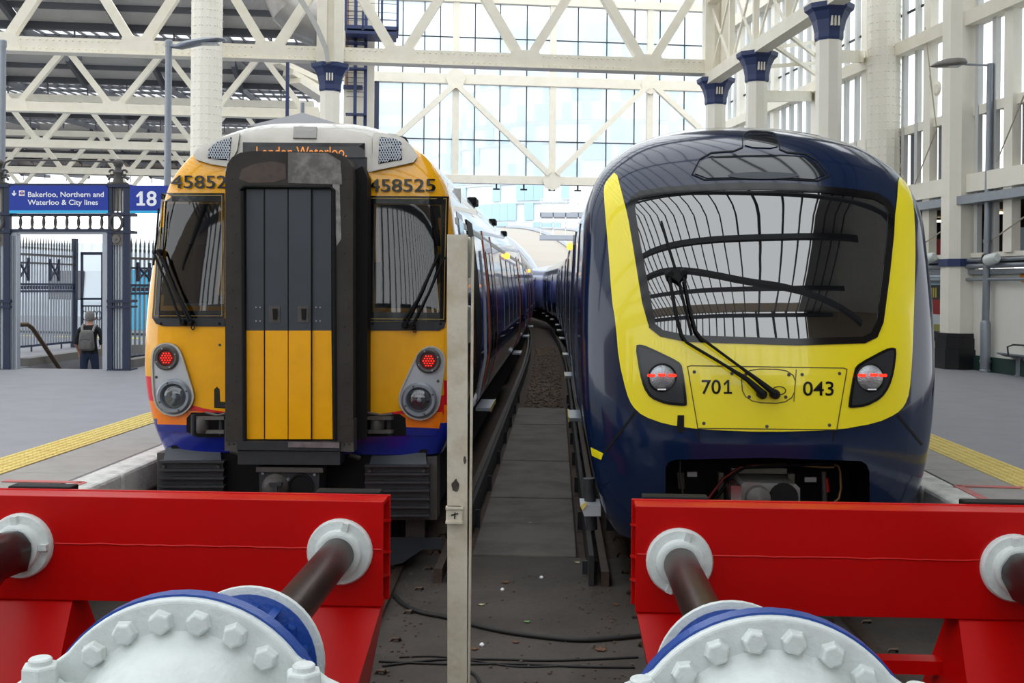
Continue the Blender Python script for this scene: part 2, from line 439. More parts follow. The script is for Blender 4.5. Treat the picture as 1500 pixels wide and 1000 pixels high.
for par, uy, uc, us, sw in ((pl, -4.99, -3.9, -4.41, 1), (pr, 4.12, 3.25, 3.66, .72)):
    for k in range(44): meshobj('tactile_slab', tme, par, (uy, 4.2 + k * .4, PZ))
    for k in range(22): meshobj('coping_stone', cme, par, (uc, 4.4 + k * .9, PZ))
    for k in range(22): meshobj('paving_slab', slm, par, (us, 4.4 + k * .9, PZ), scale=(sw, 1, 1))
for par, segs in ((pl, [((5, 704), (121, 706)), ((121, 706), (88, 718))]), (pr, [((1402, 711), (1500, 714)), ((1402, 711), (1446, 733))])):
    mb = MB()
    for a, b in segs: mb.bar(onz(*a, PZ + .012), onz(*b, PZ + .012), .075, .006)
    obj('red_marking_line', mb, REDL, par, ws=True)

def rail(name, u0, u1, parent):
    mb = MB(); P = []
    for v in (3.4, 6, 9, 12, 15, 22, 30, 38, 46, 54, 62, 72):
        t = min(1, max(0, (v - 6) / 8)); P.append((bend(u0 + (u1 - u0) * t, v), v))
    for a, b in zip(P, P[1:]):
        for w_, h, z in ((.14, .02, -.11), (.02, .08, -.06), (.07, .04, -.0)): mb.bar((a[0], a[1], z), (b[0], b[1], z), w_, h)
    return obj(name, mb, RAILM, parent)
for nm, c0, c1, lb in (('left', -2.06, -2.297, 'pair of rusty rails running under the amber train'), ('right', 1.56, 1.58, 'pair of rusty rails running under the navy train')):
    tr = root('railway_track', T(c0, 4, 0), TA, label=lb, cat='track', group='railway tracks'); RM[tr.name] = TM
    tr.location = (0, 0, 0)
    for s in (-1, 1): rail('rail', c0 + s * .755, c1 + s * .755, tr)
    for k in range(11):
        for s in (-1, 1):
            u = c0 + s * .755
            for q in (-.12, .12):
                obj('rail_clip', MB().tube([(u + q * .6, 4.6 + k * .68, -.06), (u + q, 4.62 + k * .68, -.0), (u + q * 1.4, 4.6 + k * .68, .01), (u + q * 1.5, 4.66 + k * .68, -.04)], .014, 6), RAILM, tr, smooth=60)
for u, lb in ((-.9, 'dark timber guard boards along the conductor rail beside the amber train'), (.33, 'dark timber guard boards along the conductor rail beside the navy train')):
    g = root('conductor_rail', (0, 0, 0), TA, label=lb, cat='rail', group='conductor rails'); RM[g.name] = TM
    for du, h, nm in ((0, .3, 'guard_board'), (-.12 if u < 0 else .12, .16, 'live_rail')):
        P = [(bend(u + du, v), v) for v in (9.6, 14, 20, 28, 34, 40, 46, 52, 58, 64)]; mb = MB()
        for a, b in zip(P, P[1:]): mb.bar((a[0], a[1], h / 2 - .05), (b[0], b[1], h / 2 - .05), .045 if nm == 'guard_board' else .07, h)
        obj(nm, mb, mat('guard_timber', '#2c2a29', .7, noise=(6, .6, '#181716')) if nm == 'guard_board' else RAILM, g)
    for k in range(8):
        obj('bracket', MB().box(u - .07, u + .07, 10 + k * 2.2, 10.04 + k * 2.2, -.1, .1), DGREY, g)

# ------------------------------------------------------------------ station building: trusses, columns, roof, end screen, right wall
def S(u, v, z): return SM @ Vector((u, v, z))
def spx(px, py, v): return planehit(SM, px, py, v)
def truss(v, zb, zt, u0, u1, per, phase, cb, ct, dg, label, double=True, v2=None):
    t = root('roof_truss', (0, 0, 0), SA, label=label, cat='truss', group='cream lattice roof trusses'); RM[t.name] = SM
    obj('bottom_chord', MB().box(u0, u1, v - cb * .4, v + cb * .4, zb - cb / 2, zb + cb / 2), CREAM, t)
    obj('flange', MB().box(u0, u1, v - cb * .62, v + cb * .62, zb - cb / 2 - .03, zb - cb / 2), CREAM, t)
    obj('top_chord', MB().box(u0, u1, v - ct * .4, v + ct * .4, zt - ct / 2, zt + ct / 2), CREAM, t)
    u = phase
    while u > u0: u -= per
    while u < u1:
        for s in (-1, 1):
            a = (u + s * .14, v, zb + cb * .3); b = (u + s * (per / 2 - .14), v, zt - ct * .3)
            if u0 <= b[0] <= u1 and u0 <= a[0] <= u1: obj('diagonal', MB().bar(a, b, dg, dg * 1.1, (0, 1, 0)), CREAM, t)
        if u0 < u < u1: obj('gusset_plate', MB().prism([(u - .5, v - cb * .45, zb - cb / 2), (u + .5, v - cb * .45, zb - cb / 2), (u + .36, v - cb * .45, zb + cb * .75), (u - .36, v - cb * .45, zb + cb * .75)], (0, .03, 0)), CREAM, t)
        u += per
    return t
V1 = 29.2; h1 = spx(300, 74, V1).z
truss(V1, h1, h1 + 2.5, -26, spx(1046, 100, V1).x, 3.36, spx(585, 86, V1).x, .36, .36, .24, 'near cream lattice truss spanning between the navy-capped columns')
for k, v in enumerate((39.9, 50.4, 62.2, 73)):
    tl = ('second', 'third', 'fourth', 'farthest')[k] + ' cream lattice truss back under the left roof'
    truss(v, 2.6 + 6.15, 2.6 + 8.15, -42, -.062 * v, 3.36, spx(22, 160, 39.9).x + k * 1.1, .32, .3, .2, tl)
# rivets of the nearest truss
mb = MB(); u = -13.5
while u < spx(1040, 100, V1).x:
    for dz in (-.11, .11): mb.lathe([(.028, 0), (.015, .02)], (u, V1 - .145, h1 + dz), (0, -1, 0), 6)
    u += .16
o = obj('chord_rivets', mb, CREAM, bpy.data.objects['roof_truss'], kind='stuff')

def column(px, D, wd, ztop, cap, label, z0=PZ, rivets=False, n=8, up=None, basez=None):
    c = at(px, 300, D); c = Vector((c.x, c.y, z0)); r = wd / 2 / math.cos(math.pi / n)
    t = root('iron_column', c, SA, label=label, cat='column', group='cream iron columns')
    obj('shaft', MB().lathe([(r, 0), (r, ztop - z0)], (0, 0, 0), n=n, phase=math.pi / n), CREAM2, t)
    if cap:
        zt = ztop - z0
        obj('capital', MB().lathe([(r * 1.04, -.05), (r * 1.12, 0), (r * 1.12, .12), (r * 1.3, .34), (r * 1.62, .5), (r * 1.9, .56), (r * 1.95, .66)], (0, 0, zt - .7), n=8, phase=math.pi / 8), NAVY, t)
        for k in (-1, 0, 1): obj('capital_flute', MB().box(k * .07 - .018, k * .07 + .018, -r * 1.3, -r * 1.05, zt - .5, zt - .24), CREAM2, t)
    if up:
        for q in (-1, 1): obj('upper_post', MB().box(q * .22 - .13, q * .22 + .13, -.16, .16, ztop - z0, ztop - z0 + up), CREAM, t)
        obj('upper_web', MB().box(-.2, .2, -.05, .05, ztop - z0, ztop - z0 + up), CREAM, t)
    if rivets:
        mb = MB(); H = ztop - z0
        for j in range(n):
            a = 2 * math.pi * j / n + math.pi / n
            for da in (-.1, .1):
                p = Vector((math.cos(a + da), math.sin(a + da), 0)) * r * .985
                if p.y > .1: continue
                z = 2.5
                while z < H:
                    mb.lathe([(.021, 0), (.011, .014)], (p.x, p.y, z), p, 6); z += .2
        obj('rivets', mb, CREAM2, t, kind='stuff')
    return t
ct = spx(482, 95, V1).z
column(482, at(482, 95, 1) and 29.2 - .55, .5, ct, True, 'navy-capped cream column behind the amber train roof', up=6)
column(1047, 30.0, .5, at(1048, 114, 30).z, True, 'farthest of the three navy-capped columns above the navy train', up=6)
column(1107, 26.6, .48, at(1107, 76, 26.6).z, True, 'middle one of the three navy-capped columns above the navy train', rivets=False)
column(1212, 22.0, .47, at(1212, 6, 22).z, True, 'nearest and tallest of the three navy-capped columns above the navy train')
column(301, 27.5, .74, 16, False, 'thick riveted cream column left of the amber train', rivets=True, n=12)
column(1293, 26.5, .76, 16, False, 'thick riveted cream column against the right glazed wall', rivets=True, n=12)
# longitudinal girder over the right-hand columns
pa = at(1040, 118, 30); pb = at(1107, 73, 26.6); pc = at(1212, 4, 22); pd = pc + (pc - pb) * 2.2
gd = root('lattice_girder', (pa.x, pa.y, PZ), 0, label='cream lattice girder running over the three navy-capped columns', cat='girder')
for a, b in ((pa, pb), (pb, pc), (pc, pd)):
    obj('bottom_chord', MB().bar(a, b, .34, .3), CREAM, gd, ws=True)
    obj('top_chord', MB().bar(a + Vector((0, 0, 2.2)), b + Vector((0, 0, 2.2)), .3, .25), CREAM, gd, ws=True)
    for k in range(2):
        p = a.lerp(b, k / 2); q = a.lerp(b, (k + 1) / 2); up = Vector((0, 0, 2.1))
        obj('lattice_bar', MB().bar(p, q + up, .05, .06), CREAM, gd, ws=True); obj('lattice_bar', MB().bar(p + up, q, .05, .06), CREAM, gd, ws=True)
        obj('post', MB().bar(p, p + up, .14, .14), CREAM, gd, ws=True)
wl = lambda q, y, z: WM @ Vector((q, y, z))
for k, (px, D) in enumerate(((1107, 26.6), (1212, 22))):
    p = at(px, (141, 83)[k], D); e = WM @ planehit(WM, (1188, 1264)[k], (141, 83)[k], -.1)
    b_ = solo('tie_beam', MB().bar(p, e, .18, .28), CREAM, ('cream tie beam from the middle navy-capped column to the wall', 'cream tie beam from the nearest navy-capped column to the wall')[k], 'beam', 'tie beams')
for k, ((x0, y0, D), (x1, y1)) in enumerate((((1112, 72, 26.4), (1192, 62)), ((1118, 98, 26.5), (1196, 92)), ((1128, 62, 25.5), (1194, 108)), ((1150, 46, 24.6), (1192, 80)))):
    p = at(x0, y0, D); q = WM @ planehit(WM, x1, y1, -.12)
    solo('wind_brace', MB().bar(p, q, .07, .1), CREAM, ('top', 'lowest', 'diagonal', 'short')[k] + ' slim cream wind brace between the middle column and the wall', 'brace', 'slim wind braces')

# left ridge and furrow roof
VALZ, RIDZ = 11.7, 12.24
rf = root('ceiling', (0, 0, 0), SA, kind='structure', label='ridge and furrow roof of grey corrugated panels and glazing'); RM['ceiling'] = SM
pw = 3.4
pm = obj('t', MB().hexa([(0, -3, RIDZ - VALZ), (pw - .1, -3, RIDZ - VALZ), (pw - .1, 0, 0), (0, 0, 0), (0, -3, RIDZ - VALZ + .07), (pw - .1, -3, RIDZ - VALZ + .07), (pw - .1, 0, .07), (0, 0, .07)]), ROOFP).data
bpy.data.objects.remove(bpy.data.objects['t'])
gl_m = obj('t', MB().hexa([(0, .1, 0), (pw, .1, 0), (pw, 7.3, .53), (0, 7.3, .53), (0, .1, .02), (pw, .1, .02), (pw, 7.3, .55), (0, 7.3, .55)]), ROOFGL).data
bpy.data.objects.remove(bpy.data.objects['t'])
mb = MB()
for i in range(7): mb.bar((i * pw / 7, .1, -.02), (i * pw / 7, 7.3, .51), .05, .1)
for q in (.33, .66): mb.bar((0, .1 + 7.2 * q, -.1 + .6 * q), (pw, .1 + 7.2 * q, -.1 + .6 * q), .08, .14)
gb_m = obj('t', mb, ROOFD).data; bpy.data.objects.remove(bpy.data.objects['t'])
raf = obj('t', MB().bar((0, -3, RIDZ - VALZ - .2), (0, 0, -.25), .16, .34).bar((0, 0, -.25), (0, 7.4, .3), .12, .26), ROOFD).data; bpy.data.objects.remove(bpy.data.objects['t'])
for k in range(6):
    v = 40.0 + 10.7 * k; u1 = -.058 * v; nb = int((u1 + .52 * v + 4) / pw) + 1
    for i in range(nb):
        u = u1 - (i + 1) * pw
        meshobj('roof_panel', pm, rf, (u, v, VALZ)); meshobj('rafter', raf, rf, (u - .05, v, VALZ))
        if k < 5: meshobj('roof_glazing', gl_m, rf, (u, v, VALZ)); meshobj('glazing_bars', gb_m, rf, (u, v, VALZ))
    obj('gutter', MB().box(u1 - nb * pw, u1, v - .15, v + .15, VALZ - .22, VALZ + .02), ROOFD, rf)
    obj('purlin', MB().box(u1 - nb * pw, u1, v - 1.75, v - 1.6, VALZ + .12, VALZ + .32), ROOFD, rf)
    mb = MB()
    for i in range(nb * 2): mb.bar((u1 - i * pw / 2, v, VALZ - .1), (u1 - i * pw / 2, v + .1, VALZ - .75), .05, .05)
    obj('gutter_brackets', mb, ROOFD, rf)

# end screen
VS = 46.0
sc = root('glazed_end_screen', S(4, VS, PZ), SA, label='tall glazed end screen with cream girders closing the train shed', cat='glazed screen'); RM[sc.name] = SM; sc.location = (0, 0, 0)
P = lambda x, y: spx(x, y, VS)
def sbar(nm, a, b, w_, h, m=CREAM, up=(0, 1, 0), dy=0):
    pa, pb = P(*a), P(*b); off = Vector((0, dy, 0)); return obj(nm, MB().bar(pa + off, pb + off, w_, h, up), m, sc)
def ssy(x): return .0095 * (x - 750) 
zA = P(750, 119).z; zB = P(750, 264).z; zT = P(750, -30).z
uL, uR = P(553, 200).x, P(1062, 200).x
for z, h, nm in ((zA, .4, 'girder'), (zB, .34, 'girder'), (P(750, 2).z, .3, 'girder')):
    obj(nm, MB().box(uL - (1.5 if z == zA else 0), uR, VS - .2, VS + .12, z - h / 2, z + h / 2), CREAM, sc)
for px in (524, 667, 809, 951, 1095):
    if px > 540: obj('mullion_post', MB().box(P(px, 200).x - .13, P(px, 200).x + .13, VS - .14, VS + .14, zB, zT), CREAM, sc)
for (a, b) in (((663, 128), (578, 204)), ((671, 128), (803, 256)), ((946, 128), (814, 256)), ((957, 128), (1026, 192))):
    sbar('diagonal_brace', a, b, .22, .24, dy=-.2)
for px in (667, 951): obj('gusset_plate', MB().lathe([(.42, -.03), (.42, .03)], (P(px, 119).x, VS - .24, zA), (0, 1, 0), 8), CREAM, sc)
obj('gusset_plate', MB().lathe([(.42, -.03), (.42, .03)], (P(809, 119).x, VS - .24, zB), (0, 1, 0), 8), CREAM, sc)
us = [P(x, 200).x for x in (553, 589, 621, 644, 667, 695, 732, 771, 809, 846, 888, 929, 951, 966, 1002, 1040, 1062)]
zs_ = [zB, P(750, 206).z, zA, P(750, 57).z, zT]
for u in us: obj('glazing_bar', MB().box(u - .02, u + .02, VS + .02, VS + .08, zB, zT), DGREY, sc)
for z in (zs_[1], zs_[3]): obj('glazing_transom', MB().box(uL, uR, VS + .02, VS + .08, z - .02, z + .02), DGREY, sc)
for a, b in zip(us, us[1:]):
    for c, d in zip(zs_, zs_[1:]): obj('glass_pane', MB().box(a + .02, b - .02, VS + .04, VS + .055, c + .02, d - .02), PANE, sc)
for px in (727, 767, 808, 846): obj('drip_bracket', MB().box(P(px, 270).x - .14, P(px, 270).x + .14, VS - .1, VS, zB - .42, zB - .36).box(P(px, 270).x - .03, P(px, 270).x + .03, VS - .1, VS, zB - .4, zB - .1), DGREY, sc)
obj('edge_post', MB().box(uL - .2, uL + .05, VS - .1, VS + .1, PZ, zA + .2), NAVYD, sc)

# right wall
wr = root('wall_right', (10, 21.3, 0), WA, kind='structure', label='cream station wall with tall mullioned glazing right of the navy train')
q0, q1 = -18, 9
WALLP = mat('white_wall_render', '#e4e1d8', .6, noise=(1.2, .3, '#d3cdbf'))
obj('lower_wall', MB().box(q0, q1, 0, .35, PZ, 2.95), WALLP, wr)
obj('skirting', MB().box(q0, q1, -.05, 0, PZ, 1.25), mat('dark_green_skirting', '#1f3a34', .5), wr)
obj('ledge', MB().box(q0, q1, -.12, .3, 2.95, 3.05), GREYP, wr)
for z, r_ in ((3.12, .05), (3.24, .04), (2.84, .035)):
    obj('pipe', MB().tube([(q0, -.14, z), (q1, -.14, z)], r_, 8), GREYP, wr, smooth=60)
obj('sill_beam', MB().box(q0, q1, -.06, .3, 3.3, 3.4), CREAM2, wr)
obj('spandrel_beam', MB().box(q0, q1, -.18, .25, 4.68, 5.06), CREAM2, wr)
obj('canopy_beam', MB().box(q0, q1, -.35, .1, 4.42, 4.6), GREYP, wr)
for k in range(int((q1 - q0) / .64)):
    q = q0 + .3 + k * .64
    big = k % 5 == 2
    obj('mullion', MB().box(q - (.15 if big else .065), q + (.15 if big else .065), -.12 if big else -.04, .07, 3.38, 15.5), CREAM2 if big else mat('pale_grey_mullion', '#c9cac8', .5) if k == 0 else CREAM2 if big else bpy.data.materials['pale_grey_mullion'], wr)
    obj('lower_window_panel', MB().box(q + .1, q + .54, .12, .16, 5.1, 6.3), mat('dusk_glass_panel', '#5d636a', .25) if k == 0 else bpy.data.materials['dusk_glass_panel'], wr)
    obj('window_sill', MB().box(q + .08, q + .56, -.03, .15, 6.3, 6.5), CREAM2, wr)
    obj('transom_rod', MB().box(q + .08, q + .56, .02, .06, 9.2, 9.25), DGREY, wr)
    obj('upper_pane', MB().box(q + .09, q + .55, .08, .1, 6.5, 15.3), PANE, wr)
obj('top_rail', MB().box(q0, q1, -.3, .3, 15.3, 15.8), CREAM2, wr)
obj('head_girder', MB().box(q0, q1, -.3, .1, 11.6, 12.0), CREAM, wr)
obj('mid_girder', MB().box(q0, q1, -.24, .1, 8.2, 8.5), CREAM, wr)
DARKR = mat('dark_office_interior', '#16130f', .8)
obj('office_recess', MB().box(q0, q1, 3.2, 3.3, 3.2, 4.5).box(q0, q1, .35, 3.3, 4.45, 4.5).box(q0, q1, .35, 3.3, 3.2, 3.28), DARKR, wr)
for k, (x, y) in enumerate(((1375, 325), (1455, 310), (1469, 306), (1462, 313))):
    p = planehit(WM, x, y, 1.6)
    obj('office_lamp', MB().lathe([(.1, 0), (.13, .04)], (p.x, 1.6, p.z), n=10), mat('office_lamp_glow', '#ffe9c0', .5, emit=('#ffe2b0', 6)) if k == 0 else bpy.data.materials['office_lamp_glow'], wr)
for k, (x0, y0, x1, y1) in enumerate(((1354, 352, 1378, 366), (1470, 335, 1500, 352))):
    a = planehit(WM, x0, y0, .9); b = planehit(WM, x1, y1, .9)
    obj('stored_crate', MB().cbox(min(a.x, b.x), max(a.x, b.x), .9, 1.3, 3.28, max(a.z, b.z), .03), (mat('red_crate', '#a01512', .5), mat('pale_blue_crate', '#aebfca', .5))[k], wr)
for k, (a, b) in enumerate((((1345, 362), (1392, 330)), ((1455, 350), (1500, 318)), ((1340, 270), (1372, 190)), ((1372, 190), (1362, 110)), ((1460, 237), (1500, 140)), ((1372, 190), (1355, 40)), ((1318, 240), (1335, 290)))):
    pa_ = planehit(WM, *a, -.22); pb_ = planehit(WM, *b, -.22); obj('tie_rod', MB().tube([pa_, pb_], .015, 6), mat('tie_rod_paint', '#a8a08e', .5) if k == 0 else bpy.data.materials['tie_rod_paint'], wr)
p = planehit(WM, 1373, 130, -.24); obj('tie_boss', MB().lathe([(.1, -.03), (.17, 0), (.1, .03)], p, (0, 1, 0), 12), CREAM, wr)
for x, y in ((1362, 378), (1453, 379)):
    p = planehit(WM, x, y, -.3)
    obj('floodlight', MB().lathe([(.05, -.22), (.11, -.16), (.11, .14), (.07, .2)], p, (1, 0, .12), 14), WHITEP, wr, smooth=40)
    obj('floodlight_coil', MB().tube([(p.x - .28 + .1 * math.cos(a * .7), p.y + .02 * a * .1, p.z + .1 * math.sin(a * .7)) for a in range(18)], .018, 6), IRON, wr)
# pillar in front of the wall
c = onz(1414, 541, PZ); pi_ = root('station_pillar', (c.x, c.y + .35, PZ), WA + math.pi / 2, label='square cream pillar with navy band and black plinth by the lamp post', cat='pillar')
def octa(w_, ch, z0, z1): return MB().prism([(-w_ + ch, -w_, z0), (w_ - ch, -w_, z0), (w_, -w_ + ch, z0), (w_, w_ - ch, z0), (w_ - ch, w_, z0), (-w_ + ch, w_, z0), (-w_, w_ - ch, z0), (-w_, -w_ + ch, z0)], (0, 0, z1 - z0))
obj('shaft', octa(.34, .17, .5, 15), CREAM2, pi_); obj('navy_band', octa(.38, .18, 2.18, 2.34), NAVY, pi_)
obj('plinth', octa(.46, .2, 0, .42), mat('black_plinth', '#1d1c1e', .35), pi_); obj('plinth', octa(.42, .19, .42, .66), bpy.data.materials['black_plinth'], pi_); obj('plinth_cap', octa(.39, .18, .66, .76), bpy.data.materials['black_plinth'], pi_)

# ------------------------------------------------------------------ outside, beyond the screen
GLZ = mat('tower_white_panel', '#eef3f5', .4); GLB = mat('tower_blue_panel', '#bfe0f0', .3); GLF = mat('tower_floor_line', '#cfd8dc', .5)
tw = root('office_tower', (8, 175, 0), 0, label='pale curved office tower with light blue panels beyond the screen', cat='building')
obj('core', MB().lathe([(34.4, 0), (34.4, 46)], (10, 34, 0), n=64), GLZ, tw, smooth=30)
pmsh = {}
for lv in range(14):
    for k in range(46):
        a = -math.pi / 2 + (k - 23) * .046
        m_ = GLB if random.random() < .42 else GLZ
        if m_.name not in pmsh:
            me_ = obj('t', MB().box(-.78, .78, -.12, .05, .1, 2.9), m_).data; bpy.data.objects.remove(bpy.data.objects['t']); pmsh[m_.name] = me_
        if m_ is GLB or lv % 3 == 0: meshobj('facade_panel', pmsh[m_.name], tw, (10 + 34.5 * math.cos(a), 34 + 34.5 * math.sin(a), lv * 3.2 + .6), (0, 0, a + math.pi / 2))
    obj('floor_line', MB().lathe([(34.6, 0), (34.6, .22)], (10, 34, lv * 3.2 + .2), n=64), GLF, tw)
tw2 = root('apartment_block', (-22, 150, 0), 0, label='pale white office block at the left of the end screen', cat='building')
obj('wall', MB().box(-4, 10, 0, 14, 0, 60), GLZ, tw2)
for lv in range(16): obj('window_band', MB().box(-4, 10, -.1, 0, lv * 3.6 + 1, lv * 3.6 + 2.9), mat('pale_window_band', '#d5e3ea', .2) if lv == 0 else bpy.data.materials['pale_window_band'], tw2)
av = root('arched_shed', (-6, 118, 0), R(-62), label='pale arched train shed roof with ribs beyond the trains', cat='building')
arc = [(-17 + 34 * i / 24, 0) for i in range(25)]
def az(x): return 9.3 * math.sqrt(max(0, 1 - (x / 20) ** 2)) - .3
mb = MB()
for i in range(24):
    x0, x1 = -19.5 + 39 * i / 24, -19.5 + 39 * (i + 1) / 24
    mb.hexa([(x0, 0, az(x0) - .3), (x1, 0, az(x1) - .3), (x1, 70, az(x1) - .3), (x0, 70, az(x0) - .3), (x0, 0, az(x0)), (x1, 0, az(x1)), (x1, 70, az(x1)), (x0, 70, az(x0))])
obj('roof_shell', mb, mat('pale_stone_roof', '#aaa399', .6), av)
for k in range(12): obj('roof_rib', MB().tube([(-19.5 + 39 * i / 24, k * 6, az(-19.5 + 39 * i / 24) + .1) for i in range(25)], .28, 6), LGREY, av)
for k in range(7): x_ = -18 + k * 3; obj('roof_seam', MB().box(x_ - .15, x_ + .15, 0, 70, az(x_) - .1, az(x_) + .3), LGREY, av)
fb = root('footbridge', (3.4, 88, 0), 0, label='white steel signal gantry with railings in the distance between the trains', cat='gantry')
for z in (6.4, 8.2): obj('deck', MB().box(-1.2, 9, -1, 1, z, z + .35), LGREY, fb)
for z in (7.3, 7.7, 9.2, 9.6): obj('rail', MB().box(-1.2, 9, -1, -.95, z, z + .06), WHITE, fb)
for k in range(11): obj('baluster', MB().box(-1.2 + k, -1.14 + k, -1, -.94, 6.7, 9.6), WHITE, fb)
obj('signal_cabinet', MB().box(1.2, 3.6, -.6, .6, 8.6, 11), WHITE, fb); obj('leg', MB().box(8, 8.5, -.3, .3, 0, 6.4), LGREY, fb); obj('leg', MB().box(3.2, 3.7, 4, 4.6, 0, 6.4), LGREY, fb)

# ------------------------------------------------------------------ amber gangwayed train (left)
def livery():
    m = bpy.data.materials.new('blue_red_amber_livery'); m.use_nodes = True; g = N(m); b = g.n['Principled BSDF']
    b.inputs['Roughness'].default_value = .16; b.inputs['Coat Weight'].default_value = .8
    tc = g.new('ShaderNodeTexCoord'); sp = g.new('ShaderNodeSeparateXYZ'); g.link(tc.outputs['Object'], sp.inputs[0])
    X, Y, Z = sp.outputs
    def gt(a, k):
        n_ = g.new('ShaderNodeMath', operation='GREATER_THAN'); g.link(a, n_.inputs[0]); n_.inputs[1].default_value = k; return n_.outputs[0]
    def mix(f, a, c):
        n_ = g.new('ShaderNodeMix', data_type='RGBA'); g.link(f, n_.inputs[0])
        if isinstance(a, str): n_.inputs[6].default_value = (*lin(a), 1)
        else: g.link(a, n_.inputs[6])
        if isinstance(c, str): n_.inputs[7].default_value = (*lin(c), 1)
        else: g.link(c, n_.inputs[7])
        return n_.outputs[2]
    zz = g.new('ShaderNodeMath', operation='MULTIPLY_ADD'); g.link(Z, zz.inputs[0]); zz.inputs[1].default_value = -.6; g.link(Y, zz.inputs[2])
    q = zz.outputs[0]      # y - .6 z
    side = mix(gt(q, .75), mix(gt(q, .35), '#8e1626', '#d8661a'), '#4652ae')
    side = mix(gt(Z, 3.0), side, '#cfccd8')  # silver upper side, with the white sky reflection put into its colour
    front = mix(gt(Z, 1.385), '#12248a', mix(gt(Z, 1.545), '#f57d08', mix(gt(Z, 1.765), '#d41420', '#eda800')))
    col = mix(gt(Y, .44), front, side); col = mix(gt(Z, 3.72), col, mix(gt(Y, .5), mix(gt(Z, 3.9), '#eda800', '#b9b5ac'), '#b9b8b6'))
    g.link(col, b.inputs['Base Color']); return m
LIV = livery()
c = at(437, 480, 9.7); AM = Matrix.Translation((c.x, c.y, 0)) @ TM
amb = root('electric_train', (c.x, c.y, 0), TA, label='amber fronted train with black gangway door and red tail lamps', cat='train', group='trains at the buffers')
A = Surf(AM, [(1.27, 1.10), (1.37, 1.36), (1.44, 1.7), (1.45, 2.0), (1.43, 2.5), (1.365, 3.05), (1.30, 3.45), (1.17, 3.69), (.98, 3.87), (.66, 4.04), (.34, 4.125), (.12, 4.148), (0, 4.15)],
         [(1.0, .03), (1.3, 0), (2.2, 0), (3.4, .1), (3.7, .14), (3.9, .2), (4.05, .34), (4.12, .55), (4.15, .85)], .34, 5)
winL = [(237, 283), (329, 283), (329, 466), (224, 466)]; winR = [(539, 287), (656, 288), (653, 471), (535, 470)]
gL = [(244, 295), (328, 296), (328, 455), (234, 455)]; gR = [(549, 298), (647, 300), (644, 458), (546, 457)]
obj('body_shell', A.shell(20, cuts=(gL, gR)), LIV, amb, smooth=40)
dome = [(340, 214), (346, 203), (362, 196), (400, 190), (450, 188), (500, 191), (530, 196), (545, 203), (547, 252), (330, 252)]
obj('roof_dome', A.overlay(dome, .012, .03), SILV, amb, smooth=50)
obj('roof_hatch', A.overlay([(431, 189.5), (465, 190), (464, 205), (430, 204.5)], .03, .02), mat('hatch_grey', '#8e8b86', .45), amb)
ds = obj('destination_display', A.overlay([(357, 211), (535, 212), (535, 232), (357, 232)], .03, .03), GLOSSK, amb)
obj('display_text', A.text('London Waterloo.', 443, 224, 14.5, .034, 0, 132), LEDTXT, ds)
obj('display_surround', A.overlay([(510, 231), (538, 231), (538, 480), (510, 480)], .02, .03), DGREY, amb)
for hs, msh in (([(286, 231), (290, 224), (301, 216), (322, 207), (341, 202), (353, 199), (349, 222), (336, 246), (311, 242), (290, 236)], [(307, 234), (308, 222), (320, 212), (341, 205), (338, 237)]),
                ([(547, 199), (577, 201), (590, 208), (601, 218), (611, 232), (605, 240), (590, 243), (546, 252)], [(556, 205), (576, 207), (587, 213), (589, 236), (555, 242)])):
    h = obj('grille_housing', A.overlay(hs, .035, .06), SILV, amb, smooth=40); obj('grille_backing', A.overlay(msh, .037, .02), BLACK, h)
    mb = MB(); x0 = min(p[0] for p in msh) - 30; x1 = max(p[0] for p in msh) + 30; y0 = min(p[1] for p in msh); y1 = max(p[1] for p in msh)
    for sgn in (1, -1):
        k = x0
        while k < x1 + 30:
            seg = []
            for i in range(16):
                y = y0 + (y1 - y0) * i / 15; x = k + sgn * (y - y0) * .55 - (15 if sgn > 0 else -15) * .3
                if inpoly((x, y), shrink(msh, -.3)): seg.append(A.pt(x, y, .045))
            if len(seg) > 1: mb.tube(seg, .0055, 4)
            k += 3.6
    obj('grille_mesh', mb, LGREY, h)
for x in (333, 577):
    p = A.pt(x, 205, 0); obj('roof_horn', MB().lathe([(.1, 0), (.1, .02), (.075, .06), (0, .075)], p + Vector((0, .25, .0)), (0, 0, 1), 14), BLACK, amb, smooth=40)
for k, (cx, cy) in enumerate(((301, 267), (589, 272))):
    mb = MB()
    for dx in (-.7, 0, .7): A.text('458525', cx + dx, cy + dx * .3, 18.5, .02 + dx * .001, 0, 95, mb)
    obj('fleet_number', mb, GLOSSK, amb)
for wn, gl in ((winL, gL), (winR, gR)):
    f = obj('cab_window', A.overlay(wn, .012, .03, holes=[gl]), GLOSSK, amb)
    obj('pane', A.overlay(shrink(gl, -1.5), .006, .006), CABGL, f, smooth=30)
    obj('seal_line', A.overlay(shrink(wn, 3), .0135, .004, holes=[shrink(wn, 3.8)], st=14), GOLD, f)
for st_ in ([(225, 466), (330, 466), (330, 478), (240, 477.5), (230, 474)], [(534, 471), (653, 471), (650, 480), (642, 484), (534, 483.5)]):
    o = obj('wiper_panel', A.overlay(st_, .016, .03), DGREY, amb)
    mb = MB()
    for x in (min(p[0] for p in st_) + 12, max(p[0] for p in st_) - 8):
        p = A.pt(x, 474, .016); mb.lathe([(.014, 0), (.01, .008)], p, (0, -1, 0), 8)
    obj('screw', mb, BLACK, o)
def wiper(S_, name, arms, blade, m, parent, r=.012, off=.07):
    w_ = obj(name, MB().tube([S_.pt(*q, off) for q in blade], .01, 6), m, parent, smooth=60)
    for a in arms: obj('wiper_arm', MB().tube([S_.pt(*q, off + .012) for q in a], r, 6), m, w_, smooth=60)
    return w_
